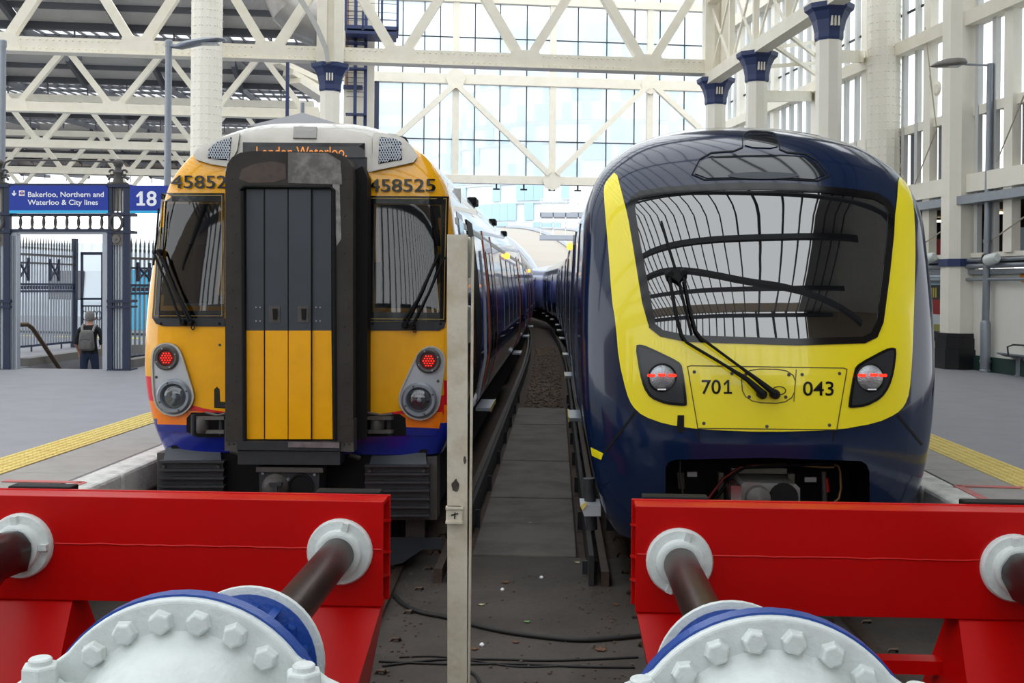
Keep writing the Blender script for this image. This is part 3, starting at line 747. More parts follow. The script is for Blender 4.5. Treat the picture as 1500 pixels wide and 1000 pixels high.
w1 = wiper(A, 'wiper', [[(235, 372), (252, 420), (270, 470)], [(240, 370), (260, 420), (281, 470)], [(246, 380), (262, 425), (284, 466)]], [(242, 308), (238, 350), (233, 390)], BLACK, amb)
w2 = wiper(A, 'wiper', [[(641, 374), (620, 425), (596, 474)], [(648, 378), (628, 430), (604, 478)], [(636, 385), (612, 440), (592, 470)]], [(646, 335), (645, 365), (642, 415)], BLACK, amb)
for w_, pts in ((w1, ((237, 370), (271, 472), (282, 472))), (w2, ((643, 376), (594, 476), (605, 478)))):
    for q in pts: obj('wiper_pivot', MB().lathe([(.03, 0), (.03, .04), (.02, .06)], A.pt(*q, .02), (0, -1, 0), 10), BLACK, w_)
    q = pts[1]; obj('pull_ring', MB().tube([A.pt(q[0] + 14 + 2.5 * math.cos(a), q[1] + 6 + 5 * math.sin(a), .04) for a in [i * .63 for i in range(11)]], .006, 5), DGREY, w_)
# colour bands that sweep round the lamps
obj('yellow_panel', A.overlay([(232, 479), (330, 479), (330, 603), (300, 598), (262, 588), (233, 577)], .005, .01), YELO, amb)
obj('yellow_panel', A.overlay([(534, 484), (650, 484), (650, 578), (590, 601), (556, 606), (534, 606)], .005, .01), YELO, amb)
obj('red_band', A.overlay([(233, 577), (262, 588), (300, 598), (330, 602.5), (330, 605), (233, 598)], .004, .008), REDT, amb)
obj('red_band', A.overlay([(556, 606), (590, 600), (650, 577), (650, 606)], .004, .008), REDT, amb)
obj('lower_panel', A.overlay([(231, 597), (275, 600), (275, 622), (231, 621)], .006, .02), ORNG, amb)
obj('lower_panel', A.overlay([(594, 605), (648, 603), (643, 627), (595, 625)], .006, .02), ORNG, amb)
obj('lower_panel', A.overlay([(231, 621), (274, 622), (274, 632), (233, 631)], .012, .03), BLUT, amb)
obj('lower_panel', A.overlay([(595, 625), (643, 627), (637, 638), (595, 637)], .012, .03), BLUT, amb)
obj('dark_recess', A.overlay([(274, 632), (274, 612), (281, 604), (330, 604), (330, 640), (290, 640)], .01, .02), BLACK, amb)  # flat black overlay; the cutout's shade is put into its colour
obj('dark_recess', A.overlay([(516, 606), (585, 606), (594, 612), (595, 637), (516, 640)], .01, .02), BLACK, amb)
obj('black_letter_mark', A.overlay([(314, 570), (318, 566), (322, 570), (323, 588), (330, 588.5), (330, 598), (314, 597)], .006, .006), GLOSSK, amb)
for pts in (((233, 508), (322, 505)), ((537, 557), (537, 597), (642, 557))):
    for q in pts: obj('panel_bolt', MB().lathe([(.013, 0), (.01, .01)], A.pt(*q, .004), (0, -1, 0), 8), IRON, amb)
LAMPB = mat('lamp_reflector_bowl', '#d4d8dc', .4, .1)
def lampunit(out, rc, hc):
    h = obj('lamp_cluster', A.overlay(roundpoly(out, 1), .03, .04, st=7), LAMPS, amb, smooth=40)
    obj('cluster_rim', A.overlay(roundpoly(out, 1), .045, .03, holes=[shrink(roundpoly(out, 1), 2)], st=7), SILV, h)
    p = A.pt(*rc, .03); q = A.pt(*hc, .03)
    obj('tail_lamp_ring', MB().lathe([(.11, 0), (.11, .025), (.095, .035), (.075, .03), (.072, .01)], p, (0, -1, 0), 28), IRON, h, smooth=40)
    obj('tail_lamp_base', MB().lathe([(.074, 0), (.07, .018), (0, .02)], p, (0, -1, 0), 20), REDBASE, h)
    mb = MB()
    for i in range(-3, 4):
        for j in range(-3, 4):
            x = (i + .5 * (j % 2)) * .0235; z = j * .0205
            if x * x + z * z < .062 ** 2: mb.lathe([(.0068, 0), (.005, .008)], p + Vector((x, -.018, z)), (0, -1, 0), 6)
    obj('red_led_cluster', mb, REDLED, h, kind='stuff')
    obj('headlamp_ring', MB().lathe([(.158, 0), (.158, .02), (.14, .04), (.118, .04), (.108, .02), (.105, .005)], q, (0, -1, 0), 36), GREYP, h, smooth=35)
    obj('headlamp_bowl', MB().lathe([(.106, .0), (.1, .012), (.07, -.005), (.03, -.02), (0, -.02)], q, (0, -1, 0), 28), LAMPB, h, smooth=60)
    obj('headlamp_lens', MB().lathe([(.106, .01), (.09, .028), (.05, .04), (0, .044)], q, (0, -1, 0), 28), glassmat('headlamp_glass', '#c8d0d4', .08, .05) if 'headlamp_glass' not in bpy.data.materials else bpy.data.materials['headlamp_glass'], h, smooth=60)
    obj('bulb', MB().lathe([(.022, 0), (.02, .02), (.008, .03)], q + Vector((0, .005, 0)), (0, -1, 0), 12), WHITE, h)
    for a in range(4):
        t = a * math.pi / 2 + .4
        obj('ring_screw', MB().lathe([(.01, 0), (.007, .006)], q + Vector((.13 * math.cos(t), -.04, .13 * math.sin(t))), (0, -1, 0), 6), IRON, h)
        obj('ring_screw', MB().lathe([(.008, 0), (.006, .006)], p + Vector((.09 * math.cos(t), -.033, .09 * math.sin(t))), (0, -1, 0), 6), LGREY, h)
    obj('cluster_bolt', MB().lathe([(.014, 0), (.01, .01)], A.pt((rc[0] + (-15 if rc[0] < 400 else 13)), (rc[1] + hc[1]) / 2 + (0 if rc[0] < 400 else 1), .03), (0, -1, 0), 8), IRON, h)
lampunit([(247, 501), (260, 505), (268, 516), (278, 548), (286, 574), (286.6, 584), (281, 597), (270, 606), (257, 609), (242, 605), (231, 592), (227, 568), (225.5, 524), (228.6, 511), (236, 504)], (247, 523.7), (257.7, 579.6))
lampunit([(628.6, 506), (619, 510), (611, 518), (602, 537), (585.6, 573), (584, 585.5), (588, 598), (598, 609.6), (613, 615), (628, 612), (640, 600), (644, 588), (651, 529), (648.6, 516), (640, 508)], (628, 528), (614.4, 585))
# gangway
GY = -.38
G = lambda pts, y=GY, th=.4: pprism(AM, pts, y, th)
outer = [(330, 646), (330, 256), (333, 240), (340, 230), (352, 223.5), (372, 221), (480, 222.5), (498, 225), (509, 232), (515, 243), (517, 260), (517, 647)]
inner = [(358, 646), (354, 300), (354, 278), (360, 273), (482, 274), (489, 279), (489, 300), (491, 646)]
fr = root  # keep name free
mb = MB(); A0 = [planehit(AM, x, y, GY) for x, y in outer]; 
gw = obj('gangway', G([outer[i] for i in range(len(outer))], GY + .06, .34), GANG, amb)
# frame front ring built as strips between outer and inner outline
def ring(o_, i_, y, th):
    mb = MB()
    for k in range(len(o_) - 1):
        mb.join(pprism(AM, [o_[k], o_[k + 1], i_[k + 1], i_[k]], y, th))
    return mb
ii = [(358, 646), (354, 300), (354, 290), (354, 283), (355, 277), (362, 273.5), (480, 274), (485, 275.5), (488, 280), (489, 290), (489, 300), (491, 647)]
obj('face_frame', ring(outer, ii, GY, .06), GANG, gw)
obj('patched_plate', G([(422, 223), (480, 224), (499, 236), (501, 270), (422, 268)], GY - .006, .006), mat('scuffed_aluminium', '#5d5a57', .5, .3, noise=(9, .9, '#8f8c88')), gw)
obj('rust_patch', G([(350, 262), (354, 248), (372, 240), (398, 236), (418, 240), (419, 262), (400, 267), (366, 268)], GY - .003, .003), mat('brown_worn_patch', '#4a3c33', .6, noise=(14, .9, '#35302c')), gw)
obj('wear_strip', G([(487, 270), (497, 262), (500, 350), (493, 360)], GY - .004, .004), mat('worn_silver', '#8b8987', .5, .2, noise=(16, .9, '#4a4745')), gw)
for x in (340, 505):
    for k in range(14): obj('rivet', MB().lathe([(.008, 0), (.005, .006)], planehit(AM, x + (k % 2) * 5, 262 + k * 27, GY), (0, -1, 0), 6), DGREY, gw)
obj('door_header', MB().tube([planehit(AM, x, y, GY - .01) for x, y in ((352, 278), (358, 273), (420, 274), (484, 274), (490, 280))], .016, 6), BLACK, gw, smooth=60)
for a, b in (((355, 280), (358, 645)), ((489, 280), (491, 645))): obj('door_rubber', MB().tube([planehit(AM, *a, GY - .004), planehit(AM, *b, GY - .004)], .017, 6), BLACK, gw, smooth=60)
xs = [(360, 361), (387, 387.5), (422, 422), (456, 456.5), (486, 488)]
for k in range(4):
    (a0, a1), (b0, b1) = xs[k], xs[k + 1]; bow = .02 if k in (1, 2) else 0
    d = obj('door_leaf', G([(a0 + .8, 277), (b0 - .8, 277), (b0 - .6, 484), (a0 + .9, 484)], GY + .03 - bow, .03), GDOOR, gw)
    obj('yellow_lower_panel', G([(a0 + .9, 484), (b0 - .6, 484), (b1 - .7, 643), (a1 + .8, 643)], GY + .03 - bow, .03), YELO, d)
    if k in (1, 2):
        cx = 402 if k == 1 else 444
        obj('door_handle_recess', G([(cx - 8, 448), (cx + 8, 448), (cx + 8, 472), (cx - 8, 472)], GY + .004, .01), IRON, d)
        obj('door_handle', G([(cx - 3, 452), (cx + 4, 452), (cx + 3, 468), (cx - 2, 468)], GY - .012, .014), BLACK, d)
    else:
        for q in range(4): obj('door_screw', MB().lathe([(.007, 0), (.005, .006)], planehit(AM, (375 if k == 0 else 463) + (q % 2) * 6, 450 + (q // 2) * 20, GY + .03), (0, -1, 0), 6), LGREY, d)
for x in (388, 456): obj('hinge_rib', MB().tube([planehit(AM, x, 278, GY + .015), planehit(AM, x, 642, GY + .015)], .008, 5), BLACK, gw)
obj('bellows_side', G([(517, 250), (531, 243), (538, 260), (538, 640), (517, 646)], GY + .2, .2), BLACK, gw)
th = obj('threshold', G([(347, 646), (498, 647), (498, 660), (347, 659)], GY - .02, .3), DGREY, gw)
obj('scuff_plate', G([(422, 647), (497, 648), (497, 656), (422, 655)], GY - .028, .01), mat('pinkish_worn_steel', '#7b7173', .5, .3, noise=(12, .8, '#4b4748')), th)
obj('threshold_lip', G([(348, 660), (498, 661), (498, 681), (348, 680)], GY, .2), DGREY, gw)
for b_ in ([(329, 614), (348, 614), (348, 661), (329, 660)], [(498, 615), (518, 615), (518, 662), (498, 661)]):
    q = obj('corner_bracket', G(b_, GY + .01, .16), IRON, gw)
    for dx, dy in ((6, 8), (13, 8), (6, 36), (13, 36)): obj('bracket_bolt', MB().lathe([(.01, 0), (.007, .01)], planehit(AM, b_[0][0] + dx, b_[0][1] + dy, GY + .01), (0, -1, 0), 6), DGREY, q)
for s_, x0, x1 in ((-1, 282, 330), (1, 517, 575)):    # retaining latch arms
    L_ = obj('latch_arm', MB().bar(planehit(AM, x0, 612, -.1), planehit(AM, x1, 612, -.22), .04, .03).bar(planehit(AM, x0 + 8, 632, -.1), planehit(AM, x1, 632, -.22), .04, .03), IRON, amb)
    xx = 297 if s_ < 0 else 553
    obj('latch_barrel', MB().lathe([(.05, -.07), (.06, -.05), (.06, .05), (.05, .07)], planehit(AM, xx, 622, -.12), (0, 0, 1), 14), IRON, L_, smooth=40)
    for xx in ((283, 324) if s_ < 0 else (526, 570)): obj('latch_pin', MB().lathe([(.02, -.09), (.02, .09)], planehit(AM, xx, 622, -.14), (0, 0, 1), 10), DGREY, L_)
    obj('latch_rod', MB().tube([planehit(AM, x0 + 20, 604, -.14), planehit(AM, (x0 + x1) / 2 + 12, 608, -.2), planehit(AM, x1, 606, -.22)], .012, 6), IRON, L_)
# coupler
cp = obj('coupler', G([(379, 685), (468, 686), (466, 745), (381, 745)], GY + .06, .3), DGREY, amb)
obj('coupler_flange', G([(375, 684), (473, 685), (473, 692), (375, 691)], GY + .03, .1), IRON, cp)
q = planehit(AM, 404, 712, GY + .05); obj('coupler_cone', MB().lathe([(.115, -.02), (.11, .04), (.06, .12), (0, .13)], q, (0, -1, 0), 20), IRON, cp, smooth=40)
q = planehit(AM, 441, 712, GY + .05); obj('coupler_cup', MB().lathe([(.11, -.01), (.11, .012), (.095, .012), (.09, -.0)], q, (0, -1, 0), 20), BLACK, cp)
obj('coupler_hook', G([(394, 707), (412, 707), (412, 712), (406, 712), (406, 722), (400, 722), (400, 712), (394, 712)], GY - .1, .06), DGREY, cp)
for x, y in ((385, 693), (461, 695), (422, 702)): obj('coupler_bolt', MB().lathe([(.016, 0), (.012, .012)], planehit(AM, x, y, GY + .06), (0, -1, 0), 6), GREYP, cp)
# ribbed anti-climber blocks
RIB = mat('ribbed_rubber_steel', '#3a3a3d', .45, .2, noise=(6, .5, '#2a2a2c'))
for (x0, x1, y0, fx0, fx1) in ((232, 328, 675, 230, 342), (534, 629, 681, 526, 640)):
    k = obj('anti_climber', prect(AM, x0 + 1, y0, x1 - 1, y0 + 76, -.02, .3), RIB, amb)
    obj('sloped_plate', MB().prism([planehit(AM, x0 + 12, y0 - 20, .06), planehit(AM, x1 - 6, y0 - 20, .06), planehit(AM, x1 - 4, y0 - 1, -.04), planehit(AM, x0 + 7, y0 - 1, -.04)], (0, .03, 0)), GDOOR, k)
    for i in range(7): obj('rib', prect(AM, x0, y0 + i * 12.1, x1, y0 + i * 12.1 + 3, -.085, .08), RIB, k)
    obj('block_frame', prect(AM, fx0, y0 - 12, fx1, y0 + 80, .06, .25), IRON, k)
    for dx in (8, x1 - x0 - 8): obj('block_bolt', MB().lathe([(.02, 0), (.016, .014)], planehit(AM, x0 + dx, y0 + 8, -.03), (0, -1, 0), 8), IRON, k)
    obj('hose_pipe', MB().tube([planehit(AM, (fx1 if x0 < 400 else fx0 - 10) + i, y0 - 14 + .3 * i, -.02) for i in (-4, 2, 8, 12)], .022, 8), IRON, k)
obj('lifeguard_bracket', G([(560, 786), (646, 788), (646, 804), (618, 805), (590, 824), (570, 829), (560, 829)], .35, .03), GDOOR, amb)
obj('lifeguard_hanger', prect(AM, 594, 750, 622, 790, .36, .06), IRON, amb)
# roof edge, underframe, cab inside, side details
obj('underframe', MB().box(-1.2, 1.2, .2, 19.8, .55, 1.1), BLACK, amb)
obj('headstock', MB().box(-1.15, 1.15, .05, .3, .75, 1.15), BLACK, amb)
def bogie(parent, y, x=0):
    b_ = obj('bogie', MB().box(-1.0, -.9, y - 1.6, y + 1.6, .35, .6).box(.9, 1.0, y - 1.6, y + 1.6, .35, .6).box(-.95, .95, y - .3, y + .3, .4, .65), BLACK, parent)
    for yy in (y - 1.2, y + 1.2):
        obj('wheelset', MB().lathe([(.42, -.8), (.46, -.76), (.43, -.68), (.1, -.66), (.1, .66), (.43, .68), (.46, .76), (.42, .8)], (0, yy, .45), (1, 0, 0), 24), DGREY, b_, smooth=30)
bogie(amb, 2.6); bogie(amb, 16.8)
obj('cab_interior', MB().box(-1.3, 1.3, 1.5, 1.55, 1.2, 3.6).box(-1.3, -.52, .62, 1.5, 1.2, 1.95).box(.55, 1.3, .62, 1.5, 1.2, 1.95).box(-.56, -.52, .5, 1.5, 1.2, 3.6).box(.52, .56, .5, 1.5, 1.2, 3.6), CABIN, amb)
obj('cab_desk', MB().box(-1.24, -.6, .36, .7, 2.28, 2.42), LAMPS, amb); obj('cab_desk', MB().box(.6, 1.24, .36, .7, 2.26, 2.4), DGREY, amb)
obj('desk_camera', MB().cbox(-.72, -.62, .4, .5, 2.4, 2.54, .01), DGREY, amb)
obj('cab_sunblind', MB().box(.6, 1.25, .8, .82, 1.9, 3.5), DGREY, amb)
obj('cab_fire_box', MB().cbox(-1.0, -.85, 1.4, 1.5, 2.75, 3.0, .01), LAMPS, amb)
SG = TRAING; FRM = mat('silver_blue_frame', '#7f86a8', .3, .3); ORD = mat('orange_door_edge', '#a8491c', .4)
def awin(par, s_, y0, y1, z0, z1, fr_=FRM):
    f = obj('side_window', s_.side(1, y0 - .05, y1 + .05, z0 - .06, z1 + .06, .006, .02), fr_, par); obj('pane', s_.side(1, y0, y1, z0, z1, .012, .02), SG, f)
awin(amb, A, .75, 1.25, 2.3, 3.25)
obj('cab_door', A.side(1, 1.75, 2.5, 1.2, 3.3, .012, .03), BLACK, amb)
hr = obj('door_handrail', MB().tube([(A.w(z) + .05, 2.62, z) for z in (1.35, 1.8, 2.4, 3.0)], .018, 6), LGREY, amb)
def adoors(par, s_, y):
    d = obj('passenger_door', s_.side(1, y, y + 1.5, 1.15, 3.2, .008, .03), mat('door_lilac', '#3a437f', .25, coat=.5) if 'door_lilac' not in bpy.data.materials else bpy.data.materials['door_lilac'], par)
    for a, b in ((y + .12, y + .62), (y + .84, y + 1.38)): obj('door_pane', s_.side(1, a, b, 1.75, 3.05, .016, .02), SG, d)
    for a in (y - .14, y + 1.52): obj('door_post', s_.side(1, a, a + .12, 1.15, 3.3, .012, .03), ORD, d)
    obj('footstep', MB().box(s_.w(1.2) - .05, s_.w(1.2) + .14, y + .2, y + 1.3, 1.0, 1.04), LGREY, d)
    obj('step_edge', MB().box(s_.w(1.2) + .141, s_.w(1.2) + .15, y + .2, y + 1.3, .99, 1.05), YELT, d)
adoors(amb, A, 4.2); adoors(amb, A, 15.9)
for y in (8.2, 10.0, 11.8, 13.6): awin(amb, A, y, y + 1.35, 1.95, 3.05)
p = Vector((A.w(3.16), 10.2, 3.16)); obj('door_indicator_lamp', MB().lathe([(.05, 0), (.06, .03), (.04, .08)], p, (1, 0, 0), 10), AMBER, amb)
for y in (4.5, 9.0, 13): obj('roof_vent', MB().cbox(1.12, 1.24, y, y + .45, 3.66, 3.76, .02), BLACK, amb)
obj('cant_rail', A.side(1, .5, 20, 3.18, 3.24, .006, .01, 2), SILV, amb)
def carbody(name, s_, par, length, m, z0):
    mb = MB(); cont = [c_ for c_ in s_.c if c_[1] >= z0 - .01]; n_ = len(cont)
    v = [Vector((-a, 0, b)) for a, b in cont] + [Vector((a, 0, b)) for a, b in cont[::-1]]; k = len(v)
    mb.add(v + [p + Vector((0, length, 0)) for p in v], [(i, i + 1, k + i + 1, k + i) for i in range(k - 1)] + [tuple(range(k))[::-1], tuple(range(k, 2 * k))])
    return obj(name, mb, m, par, smooth=40)
class Sec:      # plain section of a following car
    def __init__(s, w): s.w = w
y = 20.4; x = 0.0; ya = [-.4, -1.6, -3.2]; ang = 0
LIV2 = mat('blue_side_paint', '#4652ae', .22, coat=.6)
prev = Vector((0, 20.4, 0))
for k, dg in enumerate(ya):
    cb = carbody('following_car', A, amb, 19.6, LIV2, 1.1); cb.location = prev; cb.rotation_euler = (0, 0, R(-dg))
    if k == 0:
        for yy in (.8, 2.4, 7.6, 9.2, 10.8, 16): awin(cb, A, yy, yy + 1.3, 1.95, 3.05)
        adoors(cb, A, 4.4); adoors(cb, A, 13)
        obj('car_lamp', MB().lathe([(.05, 0), (.06, .03), (.04, .08)], (A.w(3.16), 8, 3.16), (1, 0, 0), 10), AMBER, cb)
    obj('car_underframe', MB().box(-1.15, 1.15, .3, 19.3, .4, 1.1), BLACK, cb)
    obj('upper_panel', A.side(1, 0, 19.6, 3.12, 3.6, .004, .01, 6), SILV, cb)
    prev = prev + Matrix.Rotation(R(-dg), 3, 'Z') @ Vector((0, 20, 0))

# ------------------------------------------------------------------ navy and lemon train (right)
c = at(1123, 560, 8.29); NM = Matrix.Translation((c.x, c.y, 0)) @ TM
nvy = root('electric_train', (c.x, c.y, 0), TA, label='navy train with lemon yellow front frame and big curved windscreen', cat='train', group='trains at the buffers')
B = Surf(NM, [(1.10, .62), (1.2, .8), (1.3, 1.15), (1.375, 1.6), (1.40, 2.0), (1.405, 2.5), (1.39, 2.9), (1.365, 3.25), (1.24, 3.56), (1.0, 3.81), (.72, 3.95), (.45, 4.04), (.2, 4.085), (0, 4.09)],
         [(.6, .16), (.8, .07), (1.1, .01), (1.35, 0), (1.55, .01), (2.0, .05), (2.6, .15), (3.2, .31), (3.45, .42), (3.65, .58), (3.85, .85), (4.0, 1.25), (4.09, 1.8)], .46, 2.8)
frame = [(920, 303), (924, 290), (938, 281), (975, 275), (1052, 270), (1114, 269), (1168, 270), (1246, 278), (1284, 284), (1301, 294), (1309.6, 309), (1308, 344), (1302, 402), (1293, 472), (1284, 494), (1266, 503), (1168, 506), (1006, 501), (967, 493), (951, 480), (940, 421), (926, 344)]
glass = shrink(frame, 10)
rec = [(975, 815), (975, 685), (979, 677), (988, 673), (1122, 670), (1261, 675), (1269, 680), (1273, 690), (1274, 815)]
hlo = [(1008, 265), (1029, 224), (1087, 220), (1087, 200), (1091, 194), (1100, 191), (1130, 193), (1138, 197), (1142, 205), (1143, 222), (1191, 226), (1222, 267), (1115, 262)]
obj('body_shell', B.shell(20, zs=1.22, yshort=1.0, cuts=(shrink(frame, 1), shrink(rec, -13)), nt=46), NAVYT, nvy, smooth=40)
obj('pocket_lip', B.overlay([(945, 806), (945, 690), (951, 668), (966, 653), (990, 646), (1122, 642), (1258, 648), (1282, 655), (1297, 670), (1303, 692), (1303, 806)], .006, .03, holes=[[(975, 805)] + rec[1:-1] + [(1274, 805)]], st=8), NAVYT, nvy, smooth=40)
yel0 = [(903, 251), (911, 282), (920, 317), (926, 352), (945, 470), (965, 490), (1005, 497), (1168, 501), (1262, 499), (1284, 480), (1300, 402), (1307, 335), (1313, 297), (1315, 259), (1322, 264), (1330, 275), (1337, 298), (1340, 356), (1338, 441), (1337, 470), (1335, 528), (1331, 575), (1324, 594), (1312, 606), (1284, 619), (1226, 629.5), (1122, 632.6), (1025, 628.7), (975, 621), (942, 609), (926, 594), (918, 575), (907, 528), (902, 470), (897, 441), (891.6, 363), (886.6, 305), (885, 275), (890, 265)]
yel = roundpoly(yel0, 1)
yp = obj('front_frame', B.overlay(yel, .010, .02, st=6), YELN, nvy, smooth=40)
obj('windscreen_seal', B.overlay(frame, .018, .03, holes=[glass]), GLOSSK, nvy, smooth=40)
obj('windscreen', B.overlay(shrink(glass, -2), .012, .004, st=12), WSCREEN, nvy, smooth=60)
h = obj('roof_hatch', B.overlay(roundpoly(hlo, 1), .006, .01, holes=[shrink(roundpoly(hlo, 1), 1.6)], st=6), BLACK, nvy)
obj('hatch_window', B.overlay(roundpoly([(1014, 262), (1033, 229), (1085, 225), (1145, 227), (1187, 231), (1214, 264), (1115, 259)], 1), .008, .01), TRAING, h, smooth=40)
obj('hatch_window', B.overlay(roundpoly([(1091, 216), (1091, 203), (1099, 195), (1129, 196.5), (1138, 205), (1139, 218)], 1), .008, .01), TRAING, h, smooth=40)
obj('hatch_fan', B.overlay([(1063 + 55 * 1 + 52 * math.cos(a), 258 + 5 * math.sin(a)) for a in [i * .2618 for i in range(24)]], .011, .004), mat('mesh_grey', '#3d4145', .4, .4), h)
# number panels
pan = [(1007, 537), (1012, 535.5), (1235, 539), (1240, 541), (1225, 629), (1022, 627)]
def groove(poly, wpx=1.5, off=.0125): return B.overlay(shrink(poly, -wpx / 2), off, .006, holes=[shrink(poly, wpx / 2)], st=8)
GRV = mat('panel_groove', '#5d5209', .5)
obj('panel_gap', groove(pan), GRV, yp); ip = roundpoly([(1084, 540), (1166, 541), (1162, 591), (1089, 589)], 2)
obj('panel_gap', groove(ip), GRV, yp); obj('panel_gap', B.overlay([(1165.4, 541), (1166.6, 541), (1163, 588), (1161.8, 588)], .0125, .006), GRV, yp)
obj('number_left', B.overlay([(1059.5, 562), (1065, 556.3), (1068, 556.3), (1068, 573.8), (1072, 573.8), (1072, 576.6), (1060, 576.6), (1060, 573.8), (1064.8, 573.8), (1064.8, 560.5), (1061, 564.5)], .0135, .004, mb=B.text('70', 1041.5, 566.3, 20.5, .0135, .01, 28)), GLOSSK, yp); obj('number_right', B.text('043', 1198, 568.7, 20.5, .0135, .01, 45), GLOSSK, yp)
for zx, zy in ((509, 193), (651, 199), (705, 201), (866, 204), (916, 203), (1057, 199), (716, 287), (854, 288), (545, 387), (783, 399), (1019, 394)):
    obj('panel_screw', MB().lathe([(.014, 0), (.01, .006)], B.pt(820 + zx * .387, 470 + zy * .387, .01), (0, -1, 0), 8), IRON, yp)
obj('black_tape', B.overlay([(992.5, 608), (1002, 608), (1002, 632), (991, 632)], .016, .006), BLACK, nvy)
for gp in ([(1021, 630), (1023, 630), (1030, 669), (1028, 670)], [(1221.5, 630), (1223.5, 630), (1218, 671), (1216, 671)], [(929, 603), (932, 605), (905, 640), (888, 662), (885, 661), (902, 638)], [(1313, 609), (1316, 607), (1352, 650), (1349, 652)]):
    obj('valance_gap', B.overlay(gp, .004, .006), BLACK, nvy)
obj('yellow_side_line', B.overlay([(866, 655), (884, 664), (881, 673), (868, 667)], .006, .008), YELN, nvy)
for hx, hy in ((930, 617), (1012, 638), (1234, 641)):
    obj('plug', B.overlay(circ(hx, hy, 3.6, 12), .006, .008), NAVYT, nvy)
HGL = glassmat('headlamp_cover', '#3a4046', .06, .02)
for out, lc in (([(931, 506), (939, 504.5), (950, 508), (994, 529), (1000, 538), (1007, 592), (1003, 594.5), (975, 592), (953, 583), (943, 568), (937, 545)], (970, 553)), ([(1312, 511), (1305, 509), (1296, 511), (1257, 532), (1250, 541), (1241, 595), (1245, 597.5), (1268, 595), (1290, 583), (1301, 567), (1308, 545)], (1272, 553))):
    hl = obj('headlamp', B.overlay(roundpoly(out, 1), .02, .03, st=6), GLOSSK, nvy, smooth=40)
    obj('headlamp_bezel', B.overlay(shrink(roundpoly(out, 1), 4), .024, .006, st=6), mat('dark_smoked_lamp', '#2c2f33', .15) if 'dark_smoked_lamp' not in bpy.data.materials else bpy.data.materials['dark_smoked_lamp'], hl, smooth=40)
    p = B.pt(*lc, .024); n_ = Vector((0, -1, .0))
    obj('lens', MB().lathe([(.1, 0), (.095, .02), (.06, .045), (0, .055)], p, n_, 28), LENS, hl, smooth=60)
    obj('lens_ring', MB().lathe([(.108, 0), (.112, .012), (.102, .018), (.1, .005)], p, n_, 28), BLACK, hl, smooth=40)
    mb = MB(); L3 = [(-15, 0), (0, -.5), (15, 0)]
    for dx, dy in L3:
        for e in (-3.5, 0, 3.5): mb.lathe([(.012, 0), (.012, .01)], B.pt(lc[0] + dx + e, lc[1] + dy - 3, .07 + .03 * (1 - abs(dx) / 15)), n_, 8)
    obj('red_led_bar', mb, REDLED, hl)
    obj('white_reflector', B.overlay([(lc[0] - 6, lc[1] + 16), (lc[0] + 6, lc[1] + 16), (lc[0] + 6, lc[1] + 18), (lc[0] - 6, lc[1] + 18)], .07, .006), WHITE, hl)
# wiper
wp = obj('wiper', MB().tube([B.pt(*q, .05) for q in ((969, 327), (980, 365), (992, 404), (1003, 450), (1013, 491))], .009, 6), BLACK, nvy, smooth=60)
obj('wiper_arm', MB().tube([B.pt(*q, .09) for q in ((981, 410), (990, 460), (998, 492), (1005, 503), (1060, 536), (1092, 556), (1114, 576))], [.012] * 5 + [.02, .03], 7), BLACK, wp, smooth=60)
obj('wiper_arm', MB().tube([B.pt(*q, .09) for q in ((1001, 410), (1010, 455), (1018, 486), (1026, 497), (1080, 537), (1106, 556), (1132, 576))], [.011] * 5 + [.018, .026], 7), BLACK, wp, smooth=60)
obj('wiper_bracket', B.overlay([(978, 402), (985, 398), (1001, 399), (1003, 405), (997, 412), (994, 417), (988, 412), (979, 409)], .1, .05), BLACK, wp)
for q in ((1114, 577), (1133, 577), (981, 404), (1000, 402)): obj('wiper_pivot', MB().lathe([(.036, -.05), (.036, .03), (.02, .05)], B.pt(*q, .06), (0, -1, 0), 12), BLACK, wp, smooth=40)
obj('washer_hose', MB().tube([B.pt(1140 + 10 * math.cos(a), 572 + 6 * math.sin(a), .03) for a in [i * .5 + 2.6 for i in range(12)]], .004, 5), BLACK, wp)
# coupler pocket
pk = obj('coupler_pocket', MB().box(-.95, .95, 1.0, 1.05, .3, 1.5).box(-.95, .95, .12, 1.05, 1.32, 1.36).box(-.95, -.9, .35, 1.05, .3, 1.4).box(.9, .95, .35, 1.05, .3, 1.4), BLACK, nvy)
NP = lambda pts, y, th: pprism(NM, pts, y, th)
k = obj('coupler', NP([(1086, 711), (1090, 706), (1166, 709), (1172, 715), (1172, 770), (1084, 770)], .05, .4), mat('rusty_coupler_face', '#767a7a', .5, .4, noise=(6, .8, '#6a4a35')), nvy)
q = planehit(NM, 1110, 729, .04); obj('coupler_cone', MB().lathe([(.1, -.02), (.09, .05), (0, .1)], q, (0, -1, 0), 20), IRON, k, smooth=40)
q = planehit(NM, 1148, 729, .045); obj('coupler_cup', MB().lathe([(.115, -.01), (.11, .008)], q, (0, -1, 0), 20), BLACK, k)
obj('coupler_box', NP([(1071, 711), (1086, 712), (1086, 760), (1071, 760)], .02, .25), CHROME, k)
obj('hanger_frame', NP([(1072, 685), (1153, 686), (1153, 694), (1072, 693)], .5, .06).join(NP([(1053, 692), (1060, 692), (1060, 760), (1053, 760)], .55, .06)).join(NP([(1154, 694), (1164, 694), (1164, 715), (1154, 715)], .55, .06)), mat('grey_green_frame', '#77776c', .6), pk)
for lb in ([(1007, 691), (1021, 691), (1021, 698), (1007, 698)], [(1179, 699), (1196, 699), (1196, 706), (1179, 706)]): obj('data_plate', NP(lb, .9, .02), WHITE, pk)
CU = mat('dull_copper_pipe', '#8b6d4a', .4, .6)
